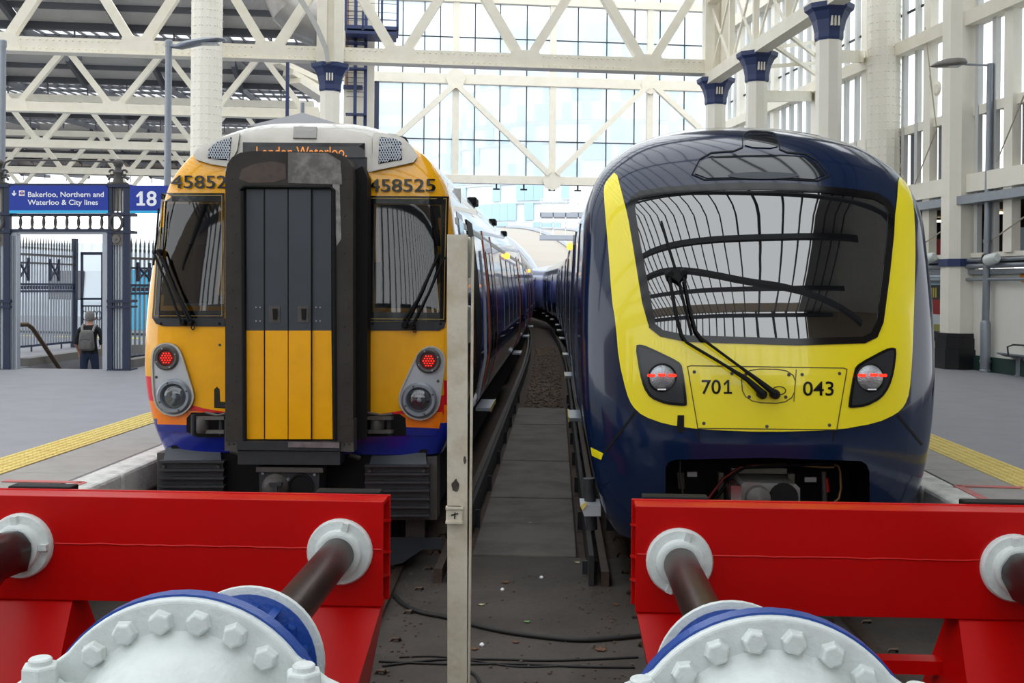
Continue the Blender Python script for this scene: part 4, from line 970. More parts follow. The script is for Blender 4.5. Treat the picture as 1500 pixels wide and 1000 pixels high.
for path, r_, m_ in (([(1222, 680), (1228, 682), (1231, 690), (1232, 715), (1229, 730), (1222, 735)], .012, CU), ([(1040, 740), (1060, 715), (1075, 693), (1090, 684), (1140, 682), (1220, 678)], .016, BLACK), ([(1030, 740), (1045, 720), (1060, 700), (1085, 684), (1110, 681)], .012, mat('red_hose', '#7a1512', .5)), ([(996, 675), (996, 700), (1000, 720), (1001, 735)], .008, IRON), ([(1207, 690), (1208, 735)], .022, IRON), ([(1210, 700), (1212, 720)], .02, mat('red_valve', '#b01812', .4)), ([(1095, 682), (1150, 680), (1205, 684), (1222, 684)], .01, CU)):
    obj('hose_pipe', MB().tube([planehit(NM, *q, .45) for q in path], r_, 7), m_, pk, smooth=60)
obj('isolating_cock', NP([(992, 692), (1002, 692), (1003, 716), (994, 716)], .7, .06), IRON, pk)
# under side, steps, inside, side panels
obj('underframe', MB().box(-1.15, 1.15, 1.1, 19.8, .5, 1.22), BLACK, nvy); bogie(nvy, 3.2); bogie(nvy, 16.8)
fs = obj('lifeguard_step', NP([(850, 740), (880, 741), (880, 756), (856, 756)], .55, .3), LAMPS, nvy)
obj('step_edge', NP([(850, 741), (858, 735), (860, 739), (853, 748)], .54, .02), YELT, fs)
obj('sand_pipe', MB().tube([planehit(NM, x, y, .75) for x, y in ((863, 700), (864, 725), (865, 745), (867, 775))], .05, 10), DGREY, nvy, smooth=50)
INT = mat('dark_cab_interior', '#2a2d31', .7)
obj('cab_interior', MB().box(-1.25, 1.25, 2.3, 2.35, 1.3, 3.6).box(-1.25, 1.25, .5, 2.3, 1.3, 1.35), INT, nvy)
obj('cab_desk', MB().prism([(-1.15, .5, 1.4), (-1.15, .35, 1.95), (-1.15, .55, 2.12), (-1.15, 1.15, 2.05), (-1.15, 1.15, 1.4)], (2.3, 0, 0)), INT, nvy)
st_ = obj('driver_seat', MB().cbox(.42, .95, 1.55, 1.7, 1.9, 3.02, .06).cbox(.42, .95, 1.15, 1.6, 1.75, 1.9, .05), mat('seat_grey', '#6c7680', .7), nvy, smooth=40)
obj('headrest', MB().cbox(.52, .85, 1.56, 1.68, 3.04, 3.26, .05), bpy.data.materials['seat_grey'], st_, smooth=40)
obj('sun_visor', MB().box(.3, 1.1, 1.0, 1.02, 3.05, 3.25), INT, nvy)
DRN = mat('navy_door', '#1a2c4e', .15, coat=.8)
def nwin(par, y0, y1, z0=2.05, z1=3.1):
    f = obj('side_window', B.side(-1, y0 - .05, y1 + .05, z0 - .06, z1 + .06, .006, .02), GLOSSK, par); obj('pane', B.side(-1, y0, y1, z0, z1, .012, .02), SG, f)
def ndoor(par, y):
    d = obj('passenger_door', B.side(-1, y, y + 1.5, 1.24, 3.25, .02, .03), DRN, par)
    for a in (y + .1, y + .82): obj('door_pane', B.side(-1, a, a + .58, 1.8, 3.1, .028, .02), SG, d)
    obj('door_seal', B.side(-1, y + .73, y + .77, 1.24, 3.25, .03, .02), LGREY, d)
    obj('footstep', MB().box(-B.w(1.3) - .1, -B.w(1.3) + .05, y + .3, y + 1.2, 1.0, 1.04), GREYP, d)
    obj('step_edge', MB().box(-B.w(1.3) - .115, -B.w(1.3) - .101, y + .3, y + 1.2, .99, 1.05), YELT, d)
obj('cab_door', B.side(-1, 1.9, 2.6, 1.3, 3.2, .015, .03), DRN, nvy); nwin(nvy, 2.0, 2.5, 2.2, 3.05)
for y in (4.4, 10.6, 16.6): ndoor(nvy, y)
for y in (6.3, 8.4, 12.5, 14.5): nwin(nvy, y, y + 1.85)
obj('door_indicator_lamp', MB().lathe([(.05, 0), (.06, .03), (.04, .08)], (-B.w(3.2), 7.6, 3.2), (-1, 0, 0), 10), AMBER, nvy)
SILB = mat('silver_lilac_far_cars', '#a9b0cf', .2, .2, coat=.5)  # pale silver lilac for the far cars, unlike the navy front ones
prev = Vector((0, 20.4, 0))
for kk, dg in enumerate((-.6, -2.6, -6.5, -10)):
    cb = carbody('following_car', B, nvy, 19.6, NAVYT if kk < 2 else SILB, 1.2); cb.location = prev; cb.rotation_euler = (0, 0, R(-dg))
    for yy in (6.3, 8.4, 12.5, 14.5): nwin(cb, yy, yy + 1.85)
    for yy in (4.4, 10.6, 16.6): ndoor(cb, yy)
    obj('car_underframe', MB().box(-1.1, 1.1, .3, 19.3, .4, 1.2), BLACK, cb)
    prev = prev + Matrix.Rotation(R(-dg), 3, 'Z') @ Vector((0, 20, 0))

# ------------------------------------------------------------------ red hydraulic buffer stops
def buffer_stop(uc, label, zz=1.02):
    r_ = root('buffer_stop', T(uc, 6.45, 0), TA, label=label, cat='buffer stop', group='red buffer stops')
    H = 1.22; zt, zb = 1.318, .693
    bm_ = obj('beam', MB().cbox(-H, H, 0, .025, zb, zt, .004).box(-H, H, .025, .21, zt - .025, zt - .002).cbox(-H - .012, H + .012, .19, .215, zb - .01, zt + .004, .004).box(-H + .02, H - .02, .025, .19, zb, zb + .02), RED, r_)
    for z in (.86, 1.0, 1.19): obj('stiffener', MB().prism([(-H + .01, .025, z), (H - .01, .025, z), (H + .02, .19, z - .03), (-H - .02, .19, z - .03)], (0, 0, .015)), RED, bm_)
    obj('weld_seam', MB().tube([(-H + .01 + i * (2 * H - .02) / 40, -.001, 1.035 + random.uniform(-.003, .003)) for i in range(41)], .006, 5), RED, bm_)
    for s in (-1, 1):
        x = s * .965
        obj('buffer_pad', MB().cbox(x - .2, x + .2, .21, .33, .74, zt + .016, .01), BLACK, r_)
        f = obj('rod_flange', MB().lathe([(.195, 0), (.195, .03), (.185, .045), (.14, .05), (.135, .09), (.12, .1), (.105, .1)], (x, 0, zz), (0, -1, 0), 36), WHITEP, r_, smooth=35)
        a0 = -1.35 if s * uc > 0 else 1.45
        for a in (a0 + math.pi / 2 + (1.3 if s * uc < 0 else 1.45), a0 + math.pi / 2 - (1.7 if s * uc < 0 else .2)):
            d = Vector((math.cos(a), 0, math.sin(a))); obj('flange_lug', MB().bar(Vector((x, -.06, zz)) + d * .1, Vector((x, -.06, zz)) + d * .185, .035, .04, (0, 1, 0)), WHITEP, f)
        obj('piston_rod', MB().lathe([(.1, .05), (.1, 1.9)], (x, 0, zz), (0, -1, 0), 32), ROD, r_, smooth=40)
        V0 = -2.72                     # local y of the big flange
        ram = obj('ram_housing', MB().lathe([(.13, 0), (.29, .0), (.29, -.012), (.17, -.05), (.165, -.3), (.2, -.5), (.32, -.62), (.48, -.72), (.513, -.74), (.513, -.8)], (x, V0 + .78, zz), (0, 1, 0), 48), BLUEP, r_, smooth=35)
        obj('end_ring', MB().lathe([(.3, -.016), (.318, -.012), (.318, .016), (.3, .022), (.13, .022)], (x, V0 + .79, zz), (0, 1, 0), 48), WHITEP, ram, smooth=35)
        for k in range(8):
            a = k * math.pi / 4 + .3; d = Vector((math.cos(a), 0, math.sin(a))); c_ = Vector((x, 0, zz)); t_ = Vector((-d.z, 0, d.x)) * .016
            pl_ = [c_ + d * .15 + Vector((0, V0 + .76, 0)), c_ + d * .27 + Vector((0, V0 + .76, 0)), c_ + d * .25 + Vector((0, V0 + .5, 0)), c_ + d * .42 + Vector((0, V0 + .04, 0)), c_ + d * .15 + Vector((0, V0 + .1, 0))]
            obj('rib', MB().prism([q - t_ for q in pl_], t_ * 2), BLUEP, ram)
            a += .39; d = Vector((math.cos(a), 0, math.sin(a))); obj('blue_bolt', MB().lathe([(.036, 0), (.036, .03), (.02, .035)], c_ + d * .23 + Vector((0, V0 + .77, 0)), (0, -1, 0), 6), BLUEP, ram)
        # white cover: flange with shouldered outline, dome, hexagon bolts
        pts = []
        for i in range(41):
            a = R(-4 + i * 188 / 40) ; pts.append((.505 * math.cos(a), .505 * math.sin(a)))
        out = [(.58, .2), (.5, .225), (.47, .26)] ; arc = [(p_, q_) for p_, q_ in pts if q_ > .3]
        poly = [(.58, -.5), (.58, .2), (.5, .235)] + arc + [(-.5, .235), (-.58, .2), (-.58, -.5)]
        cv = obj('cover_flange', MB().prism([(x + p_, V0, zz + q_) for p_, q_ in poly], (0, -.055, 0)), WHITEP, ram)
        cv.modifiers.new('edge', 'BEVEL').width = .014; cv.modifiers['edge'].segments = 3; cv.modifiers['edge'].limit_method = 'ANGLE'
        obj('dome', MB().lathe([(.405, .05), (.385, .065), (.365, .1), (.33, .2), (.26, .29), (.16, .35), (.06, .372), (0, .374)], (x, V0, zz), (0, -1, 0), 48), WHITEP, ram, smooth=50)
        for k in range(12):
            a = math.pi / 2 + R(-8.65 - 17.3 * 5 + 17.3 * k); b_ = Vector((x + .432 * math.cos(a), V0 - .055, zz + .432 * math.sin(a)))
            if abs(.432 * math.cos(a)) > .36: continue
            o = obj('hexagon_bolt', MB().lathe([(.046, 0), (.046, .006), (.04, .008), (.04, .03), (.032, .036), (0, .037)], b_, (0, -1, 0), 6, random.random()), WHITEP, ram)
            o.modifiers.new('edge', 'BEVEL').width = .004
        for e in (-1, 1):
            xe = x + e * .445
            obj('ear', MB().cbox(xe - .1, xe + .1, V0 - .34, V0 - .02, zz - .25, zz + .215, .03), WHITEP, ram)
            b_ = Vector((xe, V0 - .14, zz + .215))
            obj('stud_washer', MB().lathe([(.075, 0), (.075, .018)], b_, n=20), WHITEP, ram)
            o = obj('stud_nut', MB().lathe([(.062, .018), (.062, .085), (.055, .09)], b_, n=6, phase=.3), WHITEP, ram); o.modifiers.new('edge', 'BEVEL').width = .005
            obj('stud_end', MB().lathe([(.038, .085), (.038, .105), (.033, .11)], b_, n=16), WHITEP, ram)
        obj('housing_base', MB().cbox(x - .5, x + .5, V0 - .5, V0 - .06, -.1, zz - .2, .03).cbox(x - .56, x + .56, V0 - .9, V0 + .3, -.1, .02, .02), WHITEP, ram)
        # raked leg
        sx = s; o_ = sx * (H - .01); i_ = sx * (H - .56); sh = -sx * .15
        mbl = MB().hexa([(i_ + sh, -.75, -.02), (o_ + sh, -.75, -.02), (o_ + sh, .4, -.02), (i_ + sh, .4, -.02), (i_, .02, zb), (o_, .02, zb), (o_, .19, zb), (i_, .19, zb)])
        obj('raked_leg', mbl, RED, r_)
    for z0, z1, y0, y1 in ((.33, .41, .1, .22), (.08, .24, .0, .12)): obj('cross_bar', MB().box(-.7, .7, y0, y1, z0, z1), RED, r_)
    return r_
buffer_stop(-2.235, 'red buffer stop with white domed rams in front of the amber train')
buffer_stop(1.70, 'red buffer stop with white domed rams in front of the navy train', 1.0)

# grease wrap hanging on the outer rods
for u, zz, lb in ((-2.235 - .965, 1.02, 'torn black plastic wrap hanging from the outer rod at left edge'), (1.70 + .965, 1.0, 'torn black plastic wrap around the outer rod at right edge')):
    mb = MB(); n = 20; rows = []
    for i in range(9):
        v = 6.33 - i * .09
        rows.append([T(u + (.108 + random.uniform(0, .016)) * math.cos(a), v, zz + (.108 + random.uniform(0, .016)) * math.sin(a) - (random.uniform(0, .06) if math.sin(a) < -.5 else 0)) for a in [2 * math.pi * j / n for j in range(n)]])
    mb.add([p for r_ in rows for p in r_], [(i * n + j, i * n + (j + 1) % n, (i + 1) * n + (j + 1) % n, (i + 1) * n + j) for i in range(8) for j in range(n)])
    solo('plastic_wrap', mb, mat('black_plastic', '#1a1718', .25), lb, 'wrap', 'plastic wraps', smooth=50)

# ------------------------------------------------------------------ pale steel post between the tracks
PD = 6.1; a = at(655.5, 345, PD); b = at(657, 1000, PD); p0 = Vector((at(671, 700, PD).x, PD, -.02))
ps = root('steel_post', p0, 0, label='scuffed cream steel post standing between the two buffer stops', cat='post')
POSTM = mat('scuffed_cream_paint', '#c9c1ae', .55, noise=(7, .7, '#a8977c'), bump=(30, .15))
zt = at(670, 344, PD).z + .02; k0 = b.x - p0.x; k1 = a.x - p0.x; wd = .108
obj('channel', MB().hexa([(k0 - .0, -.04, 0), (k0 + wd, -.04, 0), (k0 + wd, .06, 0), (k0, .06, 0), (k1, -.04, zt), (k1 + wd + .006, -.04, zt), (k1 + wd + .006, .06, zt), (k1, .06, zt)]), POSTM, ps)
obj('side_flange', MB().box(wd + k0 + .0, wd + k0 + .012, -.03, .07, 0, zt - .01), POSTM, ps)
za = at(668, 733, PD).z; zb_ = at(668, 757, PD).z
cl = obj('clamp', MB().cbox(k0 - .018, k0 + .072, -.075, -.035, zb_, za, .008).box(k0 - .02, k0 + .075, -.085, -.04, za - .012, za).box(k0 - .02, k0 + .075, -.085, -.04, zb_, zb_ + .012), POSTM, ps)
mb = MB().bar((k0 + .01, -.078, (za + zb_) / 2), (k0 + .05, -.078, (za + zb_) / 2 + .01), .006, .003, (0, 1, 0)).bar((k0 + .03, -.078, zb_ + .025), (k0 + .032, -.078, za - .03), .006, .003, (0, 1, 0))
obj('cross_mark', mb, BLACK, cl)
for y0, y1 in ((342, 402), (442, 497)):
    q0 = at(686, y0, PD + .1); q1 = at(690, y1, PD + .1); obj('end_plate', MB().cbox(q0.x - p0.x - .06, q1.x - p0.x, .06, .1, q1.z, q0.z, .012), WHITEP, ps)
SM_ = mat('black_smudge', '#3b352f', .8, noise=(20, .6, '#8a7f6e'))
for x, y, w_, h in ((667, 706, 14, 22), (681, 668, 5, 16)):
    c_ = at(x, y, PD - .041); obj('grease_smear', MB().prism([(c_.x - p0.x + w_ / 262 / 2 * math.cos(t) * random.uniform(.5, 1), -.0405, c_.z + h / 262 / 2 * math.sin(t) * random.uniform(.6, 1)) for t in [i * .45 for i in range(14)]], (0, -.001, 0)), SM_, ps)

# ------------------------------------------------------------------ cables, leaves and litter on the apron
HOSE = mat('black_cable', '#1b1a19', .6)
def cable(pts, r_, label):
    P_ = [onz(x, y, -.02 + r_) for x, y in pts]; Q = []
    for i in range(len(P_) - 1):
        p0_, p1, p2, p3 = P_[max(i - 1, 0)], P_[i], P_[i + 1], P_[min(i + 2, len(P_) - 1)]
        for k in range(6):
            t = k / 6; Q.append(.5 * ((2 * p1) + (p2 - p0_) * t + (2 * p0_ - 5 * p1 + 4 * p2 - p3) * t * t + (3 * p1 - p0_ - 3 * p2 + p3) * t ** 3))
    Q.append(P_[-1]); solo('cable', MB().tube(Q, r_, 8), HOSE, label, 'cable', 'cables on the track bed', smooth=60)
cable([(578, 872), (590, 884), (615, 896), (655, 904), (720, 921), (790, 932), (860, 937), (945, 930)], .018, 'thick black hose curving across the apron behind the post')
cable([(560, 975), (640, 966), (720, 965), (800, 967), (870, 965), (935, 962)], .009, 'upper thin black cable across the apron near the bottom')
cable([(555, 968), (650, 972), (760, 972), (850, 976), (930, 977)], .009, 'lower thin black cable across the apron near the bottom')
cable([(690, 984), (698, 990), (704, 1004), (706, 1020)], .012, 'short black cable end curling down right of the post')
cable([(585, 962), (640, 961), (700, 968), (760, 976), (850, 974)], .007, 'slack thin wire crossing the two thin cables')
cable([(335, 905), (350, 898), (372, 903), (392, 912), (398, 925), (380, 928)], .02, 'coiled black hose under the left red beam')
LFM = {'green': mat('green_leaf', '#6f9a5c', .6), 'pale': mat('pale_leaf', '#b9b58c', .7), 'brown': mat('brown_leaf', '#6b4a30', .8)}
def leaf(px, py, s, m, rz, lb, nm='fallen_leaf', cat='leaf'):
    p = onz(px, py, -.018); o = [(0, -.5), (.12, -.3), (.4, -.28), (.3, -.02), (.5, .2), (.2, .2), (0, .5), (-.18, .22), (-.48, .22), (-.3, -.04), (-.4, -.3), (-.1, -.3)]
    mb = MB().prism([(x * s, y * s, .004 + .1 * s * abs(x)) for x, y in o], (0, 0, .003)); ob = obj(nm, mb, m); ob.location = p; ob.rotation_euler = (0, 0, rz); tag(ob, lb, cat, 'leaves and litter on the apron')
leaf(772, 911, .055, LFM['green'], .4, 'bright green fallen leaf on the oily concrete'); leaf(776, 766, .06, LFM['pale'], 1, 'small pale green leaf farther up the walkway')
leaf(782, 792, .05, LFM['green'], 2, 'tiny teal scrap just below the small pale leaf'); leaf(705, 886, .06, LFM['pale'], 0, 'yellowish leaf just right of the post'); leaf(740, 853, .09, LFM['brown'], .7, 'brown crumpled leaf cluster in the middle of the apron')
leaf(797, 733, .05, LFM['pale'], .3, 'farthest yellow leaf on the walkway'); leaf(846, 824, .06, LFM['pale'], .3, 'pale leaf by the right guard board'); leaf(880, 952, .1, LFM['brown'], 1.3, 'brown dead leaf at right of the cables'); leaf(755, 941, .06, LFM['brown'], 1.3, 'orange brown leaf lying above the cables')
leaf(902, 886, .07, LFM['brown'], .2, 'brown dead leaf beside the right red leg'); leaf(695, 951, .06, LFM['brown'], 2.2, 'brown leaf right of the post foot'); leaf(754, 805, .08, LFM['brown'], 2.2, 'dark dead leaf high on the apron')
for px, py, lb in ((706, 946, 'tiny white pebble right of the post'), (829, 939, 'white pebble on the thick hose'), (793, 847, 'tiny white pebble mid apron'), (736, 865, 'grey pebble left of the centre')):
    p = onz(px, py, -.02); solo('pebble', MB().lathe([(.014, 0), (.02, .012), (.01, .024)], p, n=7), WHITE, lb, 'pebble', 'pebbles')
mb = MB()
for i in range(420):
    u = random.choice([random.uniform(-1.3, -1.0), random.uniform(-1.2, .6), random.uniform(.2, .5)]); v = random.uniform(4.2, 10); s = random.uniform(.005, .016)
    mb.lathe([(s, 0), (s * .8, s)], T(u, v, -.02), n=5, phase=random.random())
o = obj('grit', mb, mat('dark_grit', '#5a4d42', .9)); tag(o, 'scattered dark grit on the oily concrete apron', 'grit', kind='stuff')

# ------------------------------------------------------------------ cast iron gateway with signs
GD = 20.8; GM = Matrix.Translation((0, GD, 0))
gl_ = lambda pts, y=0, th=.1: pprism(GM, pts, y, th).xf(GM)
gq = lambda x, y, yl: GM @ planehit(GM, x, y, yl)
def gr(x0, y0, x1, y1, y=0, th=.1): return prect(GM, x0, y0, x1, y1, y, th).xf(GM)
STONE = mat('weathered_iron_relief', '#6e6964', .6, noise=(20, .5, '#4b4744'))
def gcol(x, lb):      # x = left edge in the frame
    c_ = gq(x + 16, 548, .18); g = root('gate_column', (c_.x, GD + .18, PZ), 0, label=lb, cat='gate column', group='cast iron gate columns')
    def ob(nm, mb, m=NAVYD, sm=None): return obj(nm, mb, m, g, ws=True, smooth=sm)
    for a0, a1 in ((0, 6), (22, 31)): ob('post', gr(x + a0, 272, x + a1, 549, 0, .1)); ob('post', gr(x + a0, 274, x + a1, 546, .32, .08))
    ob('core', gr(x + 6, 340, x + 22, 546, .16, .06), GREYP)
    for k in range(4): ob('flute', gr(x + 6.5 + k * 4, 358, x + 8.8 + k * 4, 540, .06, .06), LGREY)
    ob('relief_panel', gr(x + 2, 341, x + 22, 359, .02, .1), STONE); q = gq(x + 12, 350, .02)
    ob('rosette', MB().lathe([(.09, 0), (.085, .02), (.03, .02), (.02, .04)], q, (0, -1, 0), 12), STONE, 40)
    for y0, y1 in ((337, 341), (311, 315), (270, 274), (439, 443), (448, 451), (541, 549)): ob('cross_rail', gr(x - 2, y0, x + 32, y1, -.02, .44))
    q = gq(x + 12, 326, -.01); ob('ring_ornament', MB().tube([q + Vector((.12 * math.cos(t), 0, .15 * math.sin(t))) for t in [i * .524 for i in range(13)]], .03, 7), IRON, 50)
    for k in range(3): ob('lantern_bar', gr(x + 7 + k * 6, 274, x + 9 + k * 6, 311, .02, .03), IRON)
    ob('lantern_light', gr(x + 8, 276, x + 20, 309, .16, .05), mat('frosted_lantern', '#e8e6dc', .4) if 'frosted_lantern' not in bpy.data.materials else bpy.data.materials['frosted_lantern'])
    q = gq(x + 15, 271, .18)
    ob('finial', MB().lathe([(.2, 0), (.2, .04), (.1, .06), (.07, .18), (.1, .24), (.06, .3), (.06, .34), (.085, .37), (.1, .42), (.085, .47), (.03, .5)], q, n=12), IRON, 50)
    for s in (-1, 1):
        for zz_, rr in ((.09, .065), (.24, .05)): ob('scroll', MB().tube([q + Vector((s * (.12 + rr * math.cos(t)), 0, zz_ + rr * math.sin(t))) for t in [i * .6 for i in range(10)]], .022, 6), IRON, 50)
    return g
gcol(158, 'cast iron gate column with ball finial between the two blue signs'); gcol(-17, 'cast iron gate column with finial cut by the left edge')
sg = root('station_sign', (gq(86, 312, 0).x, GD, gq(86, 312, 0).z), 0, label='blue direction sign reading Bakerloo, Northern and Waterloo & City lines', cat='sign', group='blue platform signs')
obj('board', gr(13.5, 271.5, 158, 312, -.02, .06), SIGNB, sg, ws=True); obj('cyan_strip', gr(13.5, 308, 158, 312.3, -.026, .02), CYAN, sg, ws=True)
def gtext(s, x, y, h, wpx, bold, par, m=WHITE, left=True):
    vs, fs, wd = textmesh(s, bold); k = wpx / wd; mb = MB(); cx = x + wpx / 2
    mb.add([gq(cx + v[0] * k, y - v[1] * h, -.028) for v in vs], fs); return obj('lettering', mb, m, par, ws=True)
gtext('Bakerloo, Northern and', 41, 288.2, 7.4, 111, .012, sg); gtext('Waterloo & City lines', 40.5, 299.8, 7.4, 103, .012, sg)
obj('arrow', MB().join(gl_([(19.6, 279), (21.4, 279), (21.4, 284), (23, 282.4), (24, 283.6), (20.5, 287.2), (17, 283.6), (18, 282.4), (19.6, 284)], -.028, .01)), WHITE, sg, ws=True)
rb = obj('roundel_tile', gr(27.8, 278.8, 36, 286.8, -.028, .01), WHITE, sg, ws=True)
q = gq(32, 282.8, -.03); obj('roundel_ring', MB().tube([q + Vector((.032 * math.cos(t), 0, .032 * math.sin(t))) for t in [i * .3927 for i in range(17)]], .006, 5), REDT, rb, ws=True)
obj('roundel_bar', gr(28.6, 282, 35.4, 283.6, -.036, .004), SIGNB, rb, ws=True)
sg2 = root('station_sign', (gq(215, 312, 0).x, GD, gq(215, 312, 0).z), 0, label='blue platform sign with white number 18 beside the amber train', cat='sign', group='blue platform signs')
obj('board', gr(190, 271.5, 262, 312, -.02, .06), SIGNB, sg2, ws=True); obj('cyan_strip', gr(190, 308.5, 262, 312.3, -.026, .02), CYAN, sg2, ws=True); gtext('8', 214.5, 301, 21, 15, .02, sg2)
obj('lettering', gl_([(199, 287), (205, 280.3), (209, 280.3), (209, 297.6), (212.5, 297.6), (212.5, 301), (200, 301), (200, 297.6), (204.4, 297.6), (204.4, 286), (201, 289)], -.028, .004), WHITE, sg2, ws=True)
ln = root('gate_lintel', (gq(85, 340, 0).x, GD, PZ), 0, label='navy iron lintel with balusters under the direction sign', cat='gate')
for y0, y1 in ((268.5, 272), (312.5, 316), (335, 339)): obj('lintel_bar', gr(12, y0, 160, y1, .02, .1), NAVYD, ln, ws=True)
for k in range(8):
    x = 30 + k * 17; q = gq(x, 335, .07); h_ = gq(x, 316, .07).z - q.z
    obj('baluster', MB().lathe([(.045, 0), (.02, h_ * .12), (.035, h_ * .45), (.035, h_ * .55), (.02, h_ * .88), (.045, h_)], q, n=8), IRON, ln, ws=True, smooth=50)
obj('head_jamb', gr(12, 339, 158, 343, .06, .1), LGREY, ln, ws=True)
for x0, x1 in ((14, 25), (150, 157)): 
    jb = obj('door_jamb', gr(x0, 340, x1, 549, .05, .14), LGREY, ln, ws=True)
for k in range(3): obj('jamb_flute', gr(15 + k * 2.6, 345, 16.3 + k * 2.6, 547, .03, .03), GREYP, ln, ws=True)
obj('tie_rod', MB().tube([gq(x, y, .1) for x, y in ((4, 246), (8, 238), (14, 235), (90, 234.5), (168, 237))], .02, 6), IRON, ln, ws=True)
# spiked railings
def fence(p0_, p1, n, lb, ztop, brace=(), postat=()):
    p0_ = Vector((p0_.x, p0_.y, PZ)); p1 = Vector((p1.x, p1.y, PZ)); d = (p1 - p0_); L = d.length; f = root('spiked_railing', p0_, math.atan2(d.y, d.x), label=lb, cat='railing', group='spiked iron railings')
    bar = obj('t', MB().box(-.016, .016, -.016, .016, .12, ztop - .25), GREYP).data; bpy.data.objects.remove(bpy.data.objects['t'])
    spk = obj('t', MB().lathe([(.018, 0), (.03, .05), (.018, .09), (.022, .14), (.002, .34)], (0, 0, ztop - .3), n=6), IRON).data; bpy.data.objects.remove(bpy.data.objects['t'])
    for k in range(n): x = L * (k + .5) / n; meshobj('bar', bar, f, (x, 0, 0)); meshobj('spike', spk, f, (x, 0, 0))
    for z, h in ((.14, .05), (1.45, .05), (1.62, .05), (ztop - .42, .05), (ztop - .62, .04)): obj('rail', MB().box(0, L, -.03, .03, z - h / 2, z + h / 2), IRON if z > 2 else NAVYD, f)
    obj('lattice_band', MB().box(0, L, -.012, .012, 1.5, 1.58), NAVYD, f)
    for x in postat: obj('post', MB().box(x * L - .06, x * L + .06, -.06, .06, 0, ztop + .05), NAVYD, f)
    for x in brace:
        for s in (-1, 1): obj('brace_bar', MB().box(x * L + s * .2 - .03, x * L + s * .2 + .03, -.06, -.02, 1.7, ztop - .5), NAVYD, f)
        obj('brace_bar', MB().bar((x * L - .2, -.05, 1.75), (x * L + .2, -.05, ztop - .6), .04, .03).bar((x * L + .2, -.05, 1.75), (x * L - .2, -.05, ztop - .6), .04, .03), NAVYD, f)
    for k in range(max(2, n // 5)): x = L * k / max(2, n // 5); obj('stub_foot', MB().box(x, x + .03, -.015, .015, 0, .14), NAVYD, f)
    return f
A_, B_ = at(22, 500, 25.6), at(110, 500, 28.2)
fence(A_, B_, 22, 'spiked iron railing seen through the gateway opening', 2.75, (.1, .6), (.98,))
fence(at(188, 500, 22.5), at(250, 500, 24), 10, 'spiked iron railing right of the gate column behind the train', 2.6, (.3,))
fence(at(-60, 500, 22.5), at(-10, 500, 23), 8, 'spiked iron railing beyond the left frame edge', 2.6)
# inner gate frame
ig = root('inner_gate', (at(134, 510, 28.4).x, 28.4, PZ), 0, label='navy inner gate frame behind the man with backpack', cat='gate')
IGM = Matrix.Translation((0, 28.4, 0))
for x0, y0, x1, y1 in ((118, 371, 121, 512), (148, 371, 151, 512), (118, 369, 151, 373), (118, 436, 151, 439), (118, 447, 151, 449)): obj('frame_bar', prect(IGM, x0, y0, x1, y1, 0, .06).xf(IGM), NAVYD, ig, ws=True)
for k in range(7): obj('bar', prect(IGM, 121 + k * 4, 449, 122 + k * 4, 510, .02, .03).xf(IGM), GREYP, ig, ws=True)
for k in range(4):
    q = IGM @ planehit(IGM, 124 + k * 7, 462, .02); obj('scroll', MB().tube([q + Vector((.06 * math.cos(t), 0, .12 * math.sin(t))) for t in [i * .628 for i in range(11)]], .015, 5), IRON, ig, ws=True)
# stairwell
sw = root('stairwell', (TM @ Vector((-9.5, 20.75, 0))), TA, kind='structure', label='stairs going down to the underground lines behind the gateway'); RM[sw.name] = TM; sw.location = (0, 0, 0)
for k in range(6): obj('step', MB().box(-10.4, -8.55, 21.05 + k * .3, 25.6, -.4, PZ - .19 * (k + 1) + .0) if False else MB().box(-10.4, -8.55, 20.75 + k * .32, 21.07 + k * .32, -.6, PZ - .17 * (k + 1)), SLAB, sw)
obj('landing', MB().box(-10.4, -8.55, 22.67, 25.6, -.6, PZ - 1.1), SLAB, sw)
KB = mat('grey_kerb', '#77746f', .7, noise=(5, .4, '#5f5c58'))
obj('kerb', MB().box(-8.55, -8.3, 21.2, 25.6, PZ, PZ + .16).box(-10.6, -8.3, 25.6, 25.9, PZ, PZ + .2).box(-10.65, -10.4, 21.2, 25.9, PZ, PZ + .16), KB, sw)
hr_ = MB().tube([at(24, 478, 21.5), at(30, 475.5, 21.5), at(40, 475, 21.6), at(46, 479, 21.7), at(52, 487, 21.9), at(70, 514, 22.2), at(95, 551, 22.8), at(112, 577, 23.3)], .045, 8)
solo('handrail', hr_, mat('bronze_handrail', '#5a4a3a', .4, .5), 'curved bronze handrail going down the stairs inside the gateway', 'handrail', smooth=50)

# ------------------------------------------------------------------ train at the far left platform
fm = Matrix.Translation((at(110, 480, 36).x, 36, 0)) @ Matrix.Rotation(R(-16), 4, 'Z')
ft = root('commuter_train', fm.translation, R(-16), label='white and pale blue train standing beyond the railings at left', cat='train')
WB = mat('white_blue_train', '#cfdbe6', .25, coat=.5)
obj('body', MB().prism([(-14, 0, 1.0), (-14, -.06, 2.0), (-14, 0, 3.0), (-14, .25, 3.6), (-14, .9, 3.95), (-14, 1.9, 3.95), (-14, 2.7, 3.0), (-14, 2.7, 1.0)], (19, 0, 0)), WB, ft)
for k in range(6):
    x = -13 + k * 3; obj('window', MB().cbox(x, x + 1.35, -.09, .02, 2.05, 3.0, .03), TRAING, ft)
for x in (-10.4, -4.4, 1.6): obj('door', MB().box(x, x + 1.3, -.1, .03, 1.1, 3.05), mat('cyan_door', '#2fb0df', .35) if 'cyan_door' not in bpy.data.materials else bpy.data.materials['cyan_door'], ft)
obj('grey_band', MB().box(-14, 5, -.07, .02, 1.0, 1.5), LGREY, ft)
mb = MB().box(-14, 5, -.4, .2, .3, 1.0); obj('underframe', mb, DGREY, ft)
